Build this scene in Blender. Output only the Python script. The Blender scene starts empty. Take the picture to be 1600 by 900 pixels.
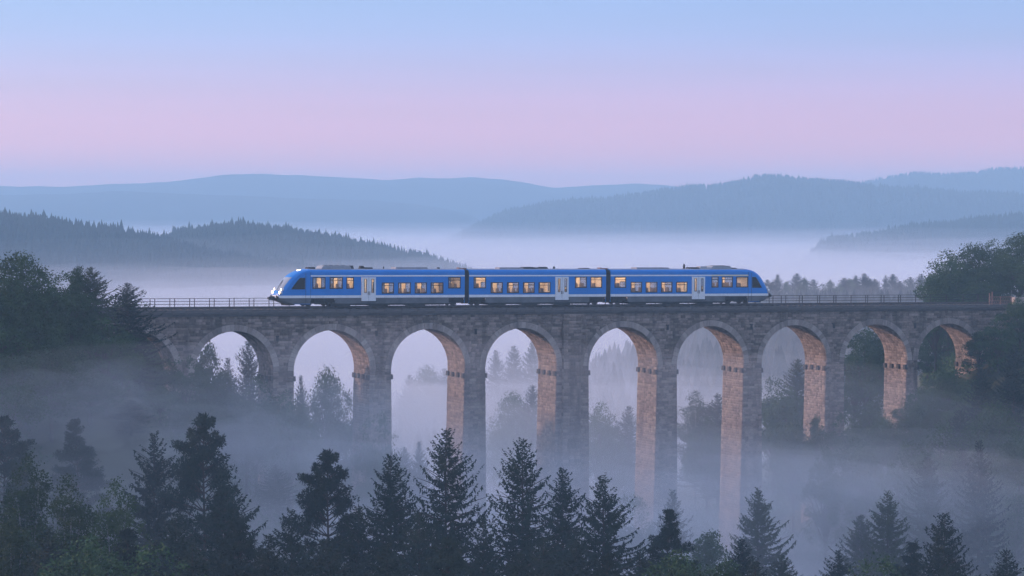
import bpy, math, random
import numpy as np
from mathutils import Matrix, Vector
R = math.radians
rng = np.random.default_rng(7)
random.seed(7)
sc = bpy.context.scene
col = sc.collection

# ------------------------------------------------------------------ camera
F, CZ, HY = 4004.0, 9.6, 330.0          # focal length in photo pixels, eye height, horizon row
PITCH = math.atan((450 - HY) / F)
cam = bpy.data.cameras.new('camera'); cam.sensor_width = 36; cam.lens = F / 1600 * 36
cam.clip_start = 1; cam.clip_end = 30000
co = bpy.data.objects.new('camera', cam); col.objects.link(co)
co.location = (0, 0, CZ); co.rotation_euler = (R(90) - PITCH, 0, 0)
sc.camera = co
sc.view_settings.view_transform = 'Standard'; sc.view_settings.look = 'None'
sc.view_settings.gamma = 1; sc.view_settings.exposure = 0.04
sc.cycles.volume_bounces = 4; sc.cycles.max_bounces = 8; sc.cycles.diffuse_bounces = 2
sc.cycles.transparent_max_bounces = 24
sc.cycles.use_denoising = True
sc.cycles.sample_clamp_indirect = 4

# ------------------------------------------------------------------ bridge frame
TH, Y0, DEP, GRADE = R(24), 260.0, 4.45, -0.009
cT, sT = math.cos(TH), math.sin(TH)
MB_ = Matrix.Translation((0, Y0, 0)) @ Matrix.Rotation(TH, 4, 'Z') @ Matrix.Rotation(-math.atan(GRADE), 4, 'Y')
def s_at(px, t=0.0):
    u = (px - 800) / F
    return (u * (Y0 + t * cT) + t * sT) / (cT - u * sT)
def at(px, py, d):
    """world point seen at photo pixel (px, py) at ground distance d"""
    v = (py - 450) / F
    dy = math.cos(PITCH) - v * math.sin(PITCH); dz = -math.sin(PITCH) - v * math.cos(PITCH)
    k = d / dy
    return Vector(((px - 800) / F * k, d, CZ + dz * k))

# ------------------------------------------------------------------ sky and sun
SUN_AZ = (-0.961, 0.275); SUN_EL = R(11)
world = bpy.data.worlds.new('World'); sc.world = world; world.use_nodes = True
nt = world.node_tree; nt.nodes.clear()
W = lambda t: nt.nodes.new(t)
out = W('ShaderNodeOutputWorld'); add = W('ShaderNodeAddShader')
sky = W('ShaderNodeTexSky'); sky.sky_type = 'NISHITA'; sky.sun_disc = False
sky.sun_elevation = SUN_EL; sky.sun_rotation = math.atan2(SUN_AZ[0], SUN_AZ[1])
sky.air_density = 1.0; sky.dust_density = 1.0; sky.ozone_density = 2.6
b1 = W('ShaderNodeBackground'); b1.inputs[1].default_value = 0.11
nt.links.new(sky.outputs[0], b1.inputs[0])
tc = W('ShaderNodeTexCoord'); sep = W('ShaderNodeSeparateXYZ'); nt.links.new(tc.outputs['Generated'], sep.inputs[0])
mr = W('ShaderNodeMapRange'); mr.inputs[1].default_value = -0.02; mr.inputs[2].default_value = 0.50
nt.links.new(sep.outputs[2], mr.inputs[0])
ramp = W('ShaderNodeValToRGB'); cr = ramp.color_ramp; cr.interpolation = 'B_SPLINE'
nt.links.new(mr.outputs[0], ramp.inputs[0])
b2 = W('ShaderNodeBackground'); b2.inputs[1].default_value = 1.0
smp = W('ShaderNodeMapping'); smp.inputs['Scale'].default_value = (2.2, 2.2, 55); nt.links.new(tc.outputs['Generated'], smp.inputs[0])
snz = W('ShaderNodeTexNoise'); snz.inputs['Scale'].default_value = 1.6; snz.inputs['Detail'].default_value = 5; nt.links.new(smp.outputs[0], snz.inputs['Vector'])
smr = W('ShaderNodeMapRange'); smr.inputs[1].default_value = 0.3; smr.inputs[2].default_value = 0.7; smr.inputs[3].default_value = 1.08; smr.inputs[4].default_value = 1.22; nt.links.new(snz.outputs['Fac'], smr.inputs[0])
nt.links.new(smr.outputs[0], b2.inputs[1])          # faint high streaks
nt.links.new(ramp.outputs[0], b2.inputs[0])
def srgb(r, g, b):
    f = lambda c: (c / 255 / 12.92) if c <= 10 else ((c / 255 + 0.055) / 1.055) ** 2.4
    return (f(r), f(g), f(b), 1)
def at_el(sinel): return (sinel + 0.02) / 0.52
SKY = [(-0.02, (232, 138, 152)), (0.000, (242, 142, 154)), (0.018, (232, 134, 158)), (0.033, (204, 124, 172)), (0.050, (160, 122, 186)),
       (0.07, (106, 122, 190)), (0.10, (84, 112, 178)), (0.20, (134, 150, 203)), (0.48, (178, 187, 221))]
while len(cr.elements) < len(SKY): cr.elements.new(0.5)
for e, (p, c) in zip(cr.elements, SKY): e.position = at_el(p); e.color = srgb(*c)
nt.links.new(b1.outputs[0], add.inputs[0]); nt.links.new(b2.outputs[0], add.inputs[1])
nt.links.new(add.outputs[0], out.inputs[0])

sun = bpy.data.lights.new('sun', 'SUN'); sun.energy = 4.0; sun.angle = R(0.5); sun.color = (1.0, 0.65, 0.54)
so = bpy.data.objects.new('sun', sun); col.objects.link(so)
sd = Vector((SUN_AZ[0] * math.cos(SUN_EL), SUN_AZ[1] * math.cos(SUN_EL), math.sin(SUN_EL)))
so.rotation_euler = sd.to_track_quat('Z', 'Y').to_euler(); so.location = sd * 300

# ------------------------------------------------------------------ material helpers
def mat(name, color, rough=0.7, metal=0.0, spec=0.3, emit=None, estr=0):
    m = bpy.data.materials.new(name); m.use_nodes = True
    b = m.node_tree.nodes['Principled BSDF']
    b.inputs['Base Color'].default_value = (*color[:3], 1); b.inputs['Roughness'].default_value = rough
    b.inputs['Metallic'].default_value = metal; b.inputs['Specular IOR Level'].default_value = spec
    if emit: b.inputs['Emission Color'].default_value = (*emit[:3], 1); b.inputs['Emission Strength'].default_value = estr
    return m
def noise_mat(name, c0, c1, scale=3.0, rough=0.8, coords='Object', bump=0.0, rnd=None, detail=4, stretch=(1, 1, 1), spec=0.2, metal=0.0):
    """two colours mixed by noise, optionally by island or object randomness too"""
    m = mat(name, c0, rough, metal, spec); t = m.node_tree; b = t.nodes['Principled BSDF']
    tcn = t.nodes.new('ShaderNodeTexCoord'); mp = t.nodes.new('ShaderNodeMapping'); mp.inputs['Scale'].default_value = stretch
    t.links.new(tcn.outputs[coords], mp.inputs[0])
    n = t.nodes.new('ShaderNodeTexNoise'); n.inputs['Scale'].default_value = scale; n.inputs['Detail'].default_value = detail
    t.links.new(mp.outputs[0], n.inputs['Vector'])
    fac = n.outputs['Fac']
    if rnd:
        g = t.nodes.new('ShaderNodeNewGeometry' if rnd == 'island' else 'ShaderNodeObjectInfo')
        r = g.outputs['Random Per Island' if rnd == 'island' else 'Random']
        mx = t.nodes.new('ShaderNodeMath'); mx.operation = 'MULTIPLY_ADD'
        t.links.new(r, mx.inputs[0]); mx.inputs[1].default_value = 0.9
        sub = t.nodes.new('ShaderNodeMath'); sub.operation = 'SUBTRACT'; t.links.new(fac, sub.inputs[0]); sub.inputs[1].default_value = 0.42
        t.links.new(sub.outputs[0], mx.inputs[2]); fac = mx.outputs[0]
    rp = t.nodes.new('ShaderNodeValToRGB'); rp.color_ramp.elements[0].color = (*c0, 1); rp.color_ramp.elements[1].color = (*c1, 1)
    rp.color_ramp.elements[0].position = 0.25; rp.color_ramp.elements[1].position = 0.75
    if rnd: rp.color_ramp.elements[0].position = 0.05; rp.color_ramp.elements[1].position = 0.95
    t.links.new(fac, rp.inputs[0]); t.links.new(rp.outputs[0], b.inputs['Base Color'])
    if bump:
        bp = t.nodes.new('ShaderNodeBump'); bp.inputs['Strength'].default_value = bump; bp.inputs['Distance'].default_value = 0.05
        t.links.new(n.outputs['Fac'], bp.inputs['Height']); t.links.new(bp.outputs[0], b.inputs['Normal'])
    return m
def stone_mat(name, c0, c1, c2, rnd='island'):
    """stones: per-stone tone, grain, and dirt streaks that run down the wall"""
    m = noise_mat(name, c0, c1, 5.0, 0.9, 'Object', 0.4, rnd)
    t = m.node_tree; b = t.nodes['Principled BSDF']
    base = b.inputs['Base Color'].links[0].from_socket
    tcn = t.nodes.new('ShaderNodeNewGeometry'); mp = t.nodes.new('ShaderNodeMapping'); mp.inputs['Scale'].default_value = (0.9, 0.9, 0.10)
    t.links.new(tcn.outputs['Position'], mp.inputs[0])
    n = t.nodes.new('ShaderNodeTexNoise'); n.inputs['Scale'].default_value = 1.0; n.inputs['Detail'].default_value = 5; n.inputs['Roughness'].default_value = 0.65
    t.links.new(mp.outputs[0], n.inputs['Vector'])
    rp = t.nodes.new('ShaderNodeValToRGB'); rp.color_ramp.elements[0].position = 0.50; rp.color_ramp.elements[1].position = 0.72
    t.links.new(n.outputs['Fac'], rp.inputs[0])
    mx = t.nodes.new('ShaderNodeMix'); mx.data_type = 'RGBA'
    t.links.new(rp.outputs[0], mx.inputs[0]); t.links.new(base, mx.inputs[6]); mx.inputs[7].default_value = (*c2, 1)
    t.links.new(mx.outputs[2], b.inputs['Base Color'])
    return m
def vol_mat(name, density, color, aniso=0.0):
    m = bpy.data.materials.new(name); m.use_nodes = True; t = m.node_tree; t.nodes.clear()
    o = t.nodes.new('ShaderNodeOutputMaterial'); v = t.nodes.new('ShaderNodeVolumePrincipled')
    v.inputs['Color'].default_value = (*color, 1); v.inputs['Density'].default_value = density
    v.inputs['Density Attribute'].default_value = ''; v.inputs['Temperature Attribute'].default_value = ''
    v.inputs['Anisotropy'].default_value = aniso
    t.links.new(v.outputs[0], o.inputs['Volume'])
    try: m.cycles.homogeneous_volume = True
    except Exception: pass
    return m
def glass_mat(name, tint=(0.85, 0.88, 0.92), fac=0.16):
    m = bpy.data.materials.new(name); m.use_nodes = True; t = m.node_tree; t.nodes.clear()
    o = t.nodes.new('ShaderNodeOutputMaterial'); mx = t.nodes.new('ShaderNodeMixShader'); mx.inputs[0].default_value = fac
    a = t.nodes.new('ShaderNodeBsdfTransparent'); a.inputs[0].default_value = (*tint, 1)
    g = t.nodes.new('ShaderNodeBsdfGlossy'); g.inputs['Roughness'].default_value = 0.03
    t.links.new(a.outputs[0], mx.inputs[1]); t.links.new(g.outputs[0], mx.inputs[2]); t.links.new(mx.outputs[0], o.inputs[0])
    return m
def leaf_mat(name, c0, c1):
    m = noise_mat(name, c0, c1, 0.55, 0.75, 'Object', 0, None, 3)
    t = m.node_tree; b = t.nodes['Principled BSDF']; src = b.inputs['Base Color'].links[0].from_socket
    oi = t.nodes.new('ShaderNodeObjectInfo'); hs = t.nodes.new('ShaderNodeHueSaturation')
    mm = t.nodes.new('ShaderNodeMapRange'); mm.inputs[3].default_value = 0.75; mm.inputs[4].default_value = 1.3
    t.links.new(oi.outputs['Random'], mm.inputs[0]); t.links.new(mm.outputs[0], hs.inputs['Value']); t.links.new(src, hs.inputs['Color'])
    t.links.new(hs.outputs[0], b.inputs['Base Color'])
    b.inputs['Specular IOR Level'].default_value = 0.1
    return m

M = {}
M['stone'] = stone_mat('stone', (0.125, 0.097, 0.081), (0.31, 0.24, 0.20), (0.085, 0.068, 0.059))
M['stone_obj'] = stone_mat('single_stone', (0.10, 0.079, 0.067), (0.35, 0.275, 0.232), (0.09, 0.073, 0.064), 'object')
M['voussoir'] = stone_mat('ring_stone', (0.23, 0.185, 0.160), (0.40, 0.33, 0.29), (0.14, 0.115, 0.105), 'object')
M['mortar'] = noise_mat('mortar', (0.12, 0.10, 0.09), (0.19, 0.16, 0.145), 2.0, 0.95)
M['dark_stone'] = noise_mat('weathered_cornice_stone', (0.07, 0.063, 0.062), (0.15, 0.135, 0.13), 1.2, 0.9, bump=0.3, stretch=(1, 1, 3))
M['block'] = noise_mat('dark_block', (0.035, 0.032, 0.032), (0.08, 0.072, 0.07), 4, 0.9)
M['ballast'] = noise_mat('ballast', (0.05, 0.045, 0.042), (0.16, 0.145, 0.135), 9, 0.95, bump=0.6)
M['steel'] = noise_mat('rail_steel', (0.05, 0.042, 0.04), (0.12, 0.10, 0.09), 6, 0.5, metal=0.6)
M['railing'] = noise_mat('painted_iron', (0.016, 0.017, 0.021), (0.035, 0.033, 0.035), 5, 0.6)
M['red_iron'] = noise_mat('reddish_iron', (0.16, 0.085, 0.065), (0.30, 0.19, 0.15), 6, 0.7)  # reddish colour carries the pink light on the lattice barrier
M['bark'] = noise_mat('bark', (0.035, 0.028, 0.024), (0.085, 0.066, 0.055), 6, 0.95, bump=0.5)
M['pine_bark'] = noise_mat('pine_bark', (0.045, 0.034, 0.028), (0.10, 0.066, 0.05), 5, 0.95, bump=0.5)
M['birch_bark'] = noise_mat('birch_bark', (0.09, 0.085, 0.08), (0.38, 0.36, 0.35), 3, 0.8, stretch=(1, 1, 4))
M['spruce'] = leaf_mat('spruce_needles', (0.011, 0.020, 0.015), (0.026, 0.039, 0.025))
M['pine'] = leaf_mat('pine_needles', (0.013, 0.023, 0.016), (0.031, 0.043, 0.028))
M['larch'] = leaf_mat('larch_needles', (0.032, 0.045, 0.026), (0.062, 0.075, 0.040))
M['broad'] = leaf_mat('oak_leaves', (0.022, 0.050, 0.018), (0.060, 0.100, 0.034))
M['birch'] = leaf_mat('birch_leaves', (0.028, 0.050, 0.014), (0.062, 0.086, 0.024))
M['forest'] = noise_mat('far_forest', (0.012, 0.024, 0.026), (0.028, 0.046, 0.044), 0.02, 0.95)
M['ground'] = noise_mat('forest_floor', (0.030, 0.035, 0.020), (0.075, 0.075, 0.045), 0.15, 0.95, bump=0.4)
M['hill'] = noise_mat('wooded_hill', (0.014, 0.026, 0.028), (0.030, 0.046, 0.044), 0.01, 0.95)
M['blue'] = noise_mat('blue_paint', (0.002, 0.185, 0.56), (0.003, 0.215, 0.64), 1.3, 0.42, spec=0.28)
M['white'] = noise_mat('white_paint', (0.66, 0.68, 0.70), (0.80, 0.81, 0.82), 2.0, 0.4, spec=0.4)
M['skirt'] = noise_mat('grey_skirt', (0.085, 0.09, 0.10), (0.15, 0.155, 0.165), 1.1, 0.6)
M['roof'] = noise_mat('roof_grey', (0.20, 0.21, 0.24), (0.30, 0.30, 0.33), 1.5, 0.6)
M['unit'] = noise_mat('roof_unit_grey', (0.26, 0.28, 0.31), (0.36, 0.37, 0.39), 2.5, 0.6)
M['black'] = noise_mat('underframe_black', (0.018, 0.018, 0.020), (0.05, 0.048, 0.048), 3, 0.8)
M['rubber'] = mat('rubber', (0.022, 0.024, 0.03), 0.7)
M['frame'] = mat('window_frame', (0.02, 0.02, 0.025), 0.5)
M['cream'] = mat('interior_panel', (0.78, 0.68, 0.58), 0.7)
M['floor_in'] = mat('interior_floor', (0.12, 0.11, 0.11), 0.7)
M['seat'] = mat('seat_fabric', (0.16, 0.13, 0.15), 0.9)
M['yellow'] = mat('cream_stripe', (0.78, 0.68, 0.42), 0.5)
M['glass'] = glass_mat('window_glass')
M['cabglass'] = mat('cab_glass', (0.012, 0.014, 0.018), 0.08, 0, 0.6)
M['screen'] = mat('windscreen_pale_reflection', (0.30, 0.31, 0.34), 0.08, 0, 1.0)  # pale grey base colour stands in for the bright fog it reflects
M['lamp'] = mat('warm_ceiling_lamp', (0.9, 0.8, 0.6), 0.5, emit=(1.0, 0.64, 0.34), estr=17.0)
M['head'] = mat('headlight_lens', (0.9, 0.85, 0.8), 0.3, emit=(1.0, 0.70, 0.40), estr=7.0)
M['chrome'] = mat('lamp_surround', (0.75, 0.72, 0.70), 0.3)

# ------------------------------------------------------------------ mesh helpers
class Geo:
    def __init__(g): g.v = []; g.f = []; g.m = []
    def quad(g, a, b, c, d, m=0):
        n = len(g.v); g.v += [a, b, c, d]; g.f.append((n, n + 1, n + 2, n + 3)); g.m.append(m)
    def poly(g, pts, m=0):
        n = len(g.v); g.v += list(pts); g.f.append(tuple(range(n, n + len(pts)))); g.m.append(m)
    def box(g, x0, x1, y0, y1, z0, z1, m=0, tap=0.0):
        n = len(g.v); k = tap
        g.v += [(x0, y0, z0), (x1, y0, z0), (x1, y1, z0), (x0, y1, z0),
                (x0 + k, y0 + k, z1), (x1 - k, y0 + k, z1), (x1 - k, y1 - k, z1), (x0 + k, y1 - k, z1)]
        for q in ((0, 3, 2, 1), (4, 5, 6, 7), (0, 1, 5, 4), (1, 2, 6, 5), (2, 3, 7, 6), (3, 0, 4, 7)):
            g.f.append(tuple(n + i for i in q)); g.m.append(m)
    def grid(g, rows, m=0, flip=False):
        n = len(g.v); R_ = len(rows); C_ = len(rows[0])
        for r in rows: g.v += list(r)
        for i in range(R_ - 1):
            for j in range(C_ - 1):
                q = (n + i * C_ + j, n + i * C_ + j + 1, n + (i + 1) * C_ + j + 1, n + (i + 1) * C_ + j)
                g.f.append(q[::-1] if flip else q); g.m.append(m(i, j) if callable(m) else m)
    def tube(g, pts, rad, n=6, m=0, cap=True):
        pts = [Vector(p) for p in pts]; rings = []
        for i, p in enumerate(pts):
            d = (pts[min(i + 1, len(pts) - 1)] - pts[max(i - 1, 0)]).normalized()
            u = d.cross(Vector((0, 0, 1)) if abs(d.z) < 0.9 else Vector((1, 0, 0))).normalized(); w = d.cross(u)
            r = rad[i] if hasattr(rad, '__len__') else rad
            rings.append([tuple(p + (u * math.cos(a) + w * math.sin(a)) * r) for a in [2 * math.pi * k / n for k in range(n + 1)]])
        g.grid(rings, m)
        if cap: g.poly(rings[0][:n], m); g.poly(rings[-1][:n][::-1], m)
    def mesh(g, name, mats):
        me = bpy.data.meshes.new(name); me.from_pydata([tuple(v) for v in g.v], [], g.f)
        for m in (mats if isinstance(mats, (list, tuple)) else [mats]): me.materials.append(m)
        if len(me.materials) > 1: me.polygons.foreach_set('material_index', g.m)
        me.update(); return me
def link(name, me, parent=None, mw=None):
    o = bpy.data.objects.new(name, me); col.objects.link(o)
    if parent: o.parent = parent
    if mw is not None: o.matrix_local = mw
    return o
def tag(o, label=None, cat=None, group=None, kind=None):
    if label: o['label'] = label
    if cat: o['category'] = cat
    if group: o['group'] = group
    if kind: o['kind'] = kind
    return o
def smooth(o): o.data.polygons.foreach_set('use_smooth', [True] * len(o.data.polygons)); return o
def np_mesh(name, V, Q, mats):
    """V (n,3), Q (m,k) faces of k corners"""
    me = bpy.data.meshes.new(name); k = Q.shape[1]
    me.vertices.add(len(V)); me.vertices.foreach_set('co', V.astype(np.float32).ravel())
    me.loops.add(Q.size); me.loops.foreach_set('vertex_index', Q.astype(np.int32).ravel())
    me.polygons.add(len(Q)); me.polygons.foreach_set('loop_start', np.arange(0, Q.size, k, dtype=np.int32))
    me.polygons.foreach_set('loop_total', np.full(len(Q), k, dtype=np.int32))
    for m in (mats if isinstance(mats, (list, tuple)) else [mats]): me.materials.append(m)
    me.update(calc_edges=True); me.validate(); return me
# cheap smooth value noise
_perm = np.random.default_rng(3).random((257, 257))
def vnoise(x, y):
    x = np.asarray(x, float); y = np.asarray(y, float)
    xi = np.floor(x).astype(int); yi = np.floor(y).astype(int); fx = x - xi; fy = y - yi
    fx = fx * fx * (3 - 2 * fx); fy = fy * fy * (3 - 2 * fy)
    P = lambda a, b: _perm[a % 256, b % 256]
    return (P(xi, yi) * (1 - fx) + P(xi + 1, yi) * fx) * (1 - fy) + (P(xi, yi + 1) * (1 - fx) + P(xi + 1, yi + 1) * fx) * fy
def fbm(x, y, o=4):
    return sum(vnoise(np.asarray(x) * 2 ** k + 17 * k, np.asarray(y) * 2 ** k + 31 * k) * 0.5 ** k for k in range(o)) / 1.9 - 0.5

# ------------------------------------------------------------------ ground
S_G = [s_at(p) for p in (-300, 0, 100, 170, 250, 330, 420, 520, 660, 815, 975, 1110, 1240, 1370, 1480, 1560, 1620, 1800, 2200)]
Z_G = [6, -1.5, -4, -7, -12, -16.5, -21, -26, -32, -35, -33, -29.5, -25, -18, -10, -5, -2.5, 0, 5]
def smoothstep(a, b, x): t = np.clip((np.asarray(x, float) - a) / (b - a), 0, 1); return t * t * (3 - 2 * t)
def ground_z(x, y):
    x = np.asarray(x, float); y = np.asarray(y, float)
    s = x * cT + (y - Y0) * sT; t = -x * sT + (y - Y0) * cT
    u = x / np.maximum(y, 1.0); s = np.where(t > 0, u * Y0 / np.maximum(cT - u * sT, 0.1), s)   # behind the bridge the valley opens out
    cross = np.interp(s, S_G, Z_G)
    cross = cross + (np.minimum(cross, -24) - cross) * smoothstep(5, 20, t) * smoothstep(10, -10, x)      # left bank cut away behind the bridge, unseen, letting sun reach the piers
    # the front of the valley flattens: side slopes only close to the line of the bridge
    near = np.interp(y, [-60, 8, 30, 185, 230], [7.2, 6.6, 3.4, -29, -31])
    w = smoothstep(-48, -8, t)
    z = near * (1 - w) + cross * w
    side = smoothstep(60, 150, np.abs(x)) * smoothstep(60, 150, y)
    z = z + side * 8 * (1 - w)
    # far side of the valley: falls to the plain, with a wooded rise on the right
    wf = smoothstep(350, 470, y); z = z * (1 - wf) + (-42) * wf
    rise = 27 * np.exp(-((y - 570) / 95) ** 2) * smoothstep(-10, 75, x) + 9 * np.exp(-((y - 470) / 60) ** 2) * smoothstep(-30, 50, x)
    z = z + rise
    z = z + 1.2 * fbm(x / 14, y / 14, 3) * smoothstep(30, 90, y)
    return z
xs = np.unique(np.concatenate([np.arange(-180, 181, 5), [-2450, -1800, -1200, -800, -500, -350, -250, 250, 350, 500, 800, 1200, 1800, 2450]]))
ys = np.unique(np.concatenate([np.arange(-60, 761, 5), [-500, -250, -120, 850, 1000, 1300, 1700, 2200, 3000, 3800, 4600]]))
X, Y = np.meshgrid(xs, ys); Z = ground_z(X, Y)
V = np.stack([X, Y, Z], -1).reshape(-1, 3); nx = len(xs)
ii, jj = np.meshgrid(np.arange(len(ys) - 1), np.arange(nx - 1), indexing='ij'); b0 = (ii * nx + jj).ravel()
Q = np.stack([b0, b0 + 1, b0 + nx + 1, b0 + nx], -1)
g = smooth(link('ground', np_mesh('ground', V, Q, M['ground']))); tag(g, kind='structure')

# ------------------------------------------------------------------ hills
def cone_forest(P, H, name, label=None):
    """many small spiky conifers merged: three ragged tiers each"""
    n = len(P); k = 6; ang = np.arange(k) * 2 * np.pi / k
    Vs = []; Fs = []; base = 0
    lean = rng.normal(0, 0.015, (n, 2)) * H[:, None]
    for (z0, z1, r) in ((0.0, 0.68, 0.25), (0.34, 0.86, 0.19), (0.60, 1.0, 0.11)):
        a = ang[None, :] + rng.random((n, 1)) * 6
        rr = H[:, None] * r * rng.uniform(0.65, 1.25, (n, k))
        ring = np.stack([P[:, 0:1] + rr * np.cos(a), P[:, 1:2] + rr * np.sin(a),
                         P[:, 2:3] + H[:, None] * (z0 + rng.uniform(-.05, .05, (n, k)))], -1)
        tip = P + np.stack([lean[:, 0], lean[:, 1], H * z1], -1)
        Vt = np.concatenate([ring, tip[:, None, :]], 1)
        idx = np.arange(n)[:, None] * (k + 1)
        tri = np.stack([idx + np.arange(k)[None], idx + (np.arange(k)[None] + 1) % k, idx + k + 0 * np.arange(k)[None]], -1).reshape(-1, 3)
        Vs.append(Vt.reshape(-1, 3)); Fs.append(tri + base); base += n * (k + 1)
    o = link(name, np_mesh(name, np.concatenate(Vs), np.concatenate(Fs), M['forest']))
    return tag(o, label, None, None, 'stuff')
def hill(ridge, D, depth, name, tree=0.0, n_tree=0, label=None, rough=1.0, zb=-48, front=0.95, ends=True):
    px = np.array([p[0] for p in ridge], float); py = np.array([p[1] for p in ridge], float)
    us = np.arange(px[0], px[-1] + 1, max(3, 6 * 3000 / D / 2)); rz = []
    rp = np.interp(us, px, py); kern = np.ones(5) / 5
    rp[2:-2] = np.convolve(rp, kern, 'valid')
    rz = CZ - (rp - HY) / F * D - tree * 0.75
    if ends:
        q = np.minimum(1, np.minimum(us - us[0], us[-1] - us) / (0.14 * (us[-1] - us[0]))); rz = zb + (rz - zb) * (1 - (1 - q) ** 2)
    v = np.concatenate([np.linspace(-1, 0.3, 34), np.linspace(0.4, 1, 7)])
    Xh = ((us - 800) / F * D)[None, :] + 0 * v[:, None]; Yh = D + v[:, None] * depth + 0 * us[None, :]
    sh = np.clip(1 - np.abs(v) ** 1.7, 0, 1)[:, None]
    n1 = fbm(Xh / (0.10 * D) + D, Yh / (0.08 * D)); n2 = fbm(Xh / (0.012 * D), Yh / (0.012 * D) + 5)
    Zh = zb + (rz[None, :] - zb) * sh + (n1 * 0.013 * D * sh * (1 - sh) * 3 + n2 * 0.0022 * D * rough) * np.minimum(1, sh * 4)
    ny, nx = Xh.shape; b = (np.arange(ny - 1)[:, None] * nx + np.arange(nx - 1)[None]).ravel()
    Q = np.stack([b, b + 1, b + nx + 1, b + nx], -1)
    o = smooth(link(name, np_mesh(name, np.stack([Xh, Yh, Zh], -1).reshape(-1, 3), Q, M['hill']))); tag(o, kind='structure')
    if n_tree:
        fu = rng.uniform(0, nx - 1.01, n_tree); vv = -np.abs(rng.uniform(0, 1, n_tree)) ** 1.4 * front + 0.04
        fv = np.interp(vv, v, np.arange(ny)); i = np.minimum(fv.astype(int), ny - 2); j = fu.astype(int); a = fv - i; c = fu - j
        def smp(A): return (A[i, j] * (1 - c) + A[i, j + 1] * c) * (1 - a) + (A[i + 1, j] * (1 - c) + A[i + 1, j + 1] * c) * a
        P = np.stack([smp(Xh), smp(Yh), smp(Zh) - 0.4], -1)
        H = tree * rng.uniform(0.6, 1.0, n_tree) * (0.85 + 0.5 * (fbm(P[:, 0] / 18, P[:, 1] / 18, 2) + 0.2)) * np.where(rng.random(n_tree) < 0.08, 1.22, 1)
        ok = P[:, 2] > -46
        cone_forest(P[ok], H[ok], 'forest', label)
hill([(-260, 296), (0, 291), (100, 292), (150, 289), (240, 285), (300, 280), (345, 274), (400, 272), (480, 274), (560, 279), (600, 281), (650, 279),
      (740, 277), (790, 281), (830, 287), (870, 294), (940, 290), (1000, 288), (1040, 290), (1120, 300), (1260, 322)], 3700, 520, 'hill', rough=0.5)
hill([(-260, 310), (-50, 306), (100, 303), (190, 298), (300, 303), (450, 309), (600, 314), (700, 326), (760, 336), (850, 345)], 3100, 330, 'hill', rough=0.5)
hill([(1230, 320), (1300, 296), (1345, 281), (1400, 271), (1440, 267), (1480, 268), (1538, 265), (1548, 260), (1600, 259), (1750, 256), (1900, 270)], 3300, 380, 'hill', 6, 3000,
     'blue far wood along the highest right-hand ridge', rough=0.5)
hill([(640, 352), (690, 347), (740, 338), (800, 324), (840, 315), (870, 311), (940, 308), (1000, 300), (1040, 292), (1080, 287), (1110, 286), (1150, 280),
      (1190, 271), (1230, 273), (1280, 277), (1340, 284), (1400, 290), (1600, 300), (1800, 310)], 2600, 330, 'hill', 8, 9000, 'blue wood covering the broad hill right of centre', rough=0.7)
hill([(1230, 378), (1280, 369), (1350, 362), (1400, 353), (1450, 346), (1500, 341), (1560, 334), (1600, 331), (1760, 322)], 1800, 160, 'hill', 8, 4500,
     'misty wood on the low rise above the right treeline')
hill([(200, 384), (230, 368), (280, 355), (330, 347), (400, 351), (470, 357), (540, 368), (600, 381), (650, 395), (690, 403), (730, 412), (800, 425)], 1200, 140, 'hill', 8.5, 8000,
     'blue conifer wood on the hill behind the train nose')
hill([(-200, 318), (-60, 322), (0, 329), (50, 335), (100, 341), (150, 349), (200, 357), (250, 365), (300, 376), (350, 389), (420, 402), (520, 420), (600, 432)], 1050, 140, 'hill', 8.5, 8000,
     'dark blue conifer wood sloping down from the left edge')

# ------------------------------------------------------------------ trees (templates)
def diamonds(P, A, L, Wd, N):
    """leaf/twig quads: base P, unit axis A, length L, width Wd, side vector from cross(A, N)"""
    S = np.cross(A, N); S /= np.linalg.norm(S, axis=1, keepdims=True) + 1e-9
    L = L[:, None]; Wd = Wd[:, None]
    V = np.stack([P, P + A * L * 0.5 + S * Wd * 0.5, P + A * L, P + A * L * 0.5 - S * Wd * 0.5], 1).reshape(-1, 3)
    n = len(P); return V, (np.arange(n)[:, None] * 4 + np.arange(4)[None])
def unit(v): return v / (np.linalg.norm(v, axis=-1, keepdims=True) + 1e-9)
def trunk_geo(H, r0, r, bend=0.15, branches=()):
    g = Geo(); ph = r.random() * 6
    pts = [(bend * math.sin(k * 0.9 + ph) * k / 8, bend * math.cos(k * 0.7 + ph) * k / 8, H * k / 8) for k in range(9)]
    g.tube(pts, [max(0.02, r0 * (1 - 0.97 * k / 8) ** 0.85) for k in range(9)], 7)
    for (p, q, a, b) in branches: g.tube([p, (np.array(p) + np.array(q)) / 2 + np.array([0, 0, 0.06]), q], [a, (a + b) / 2, b], 4, cap=False)
    return g
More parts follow.
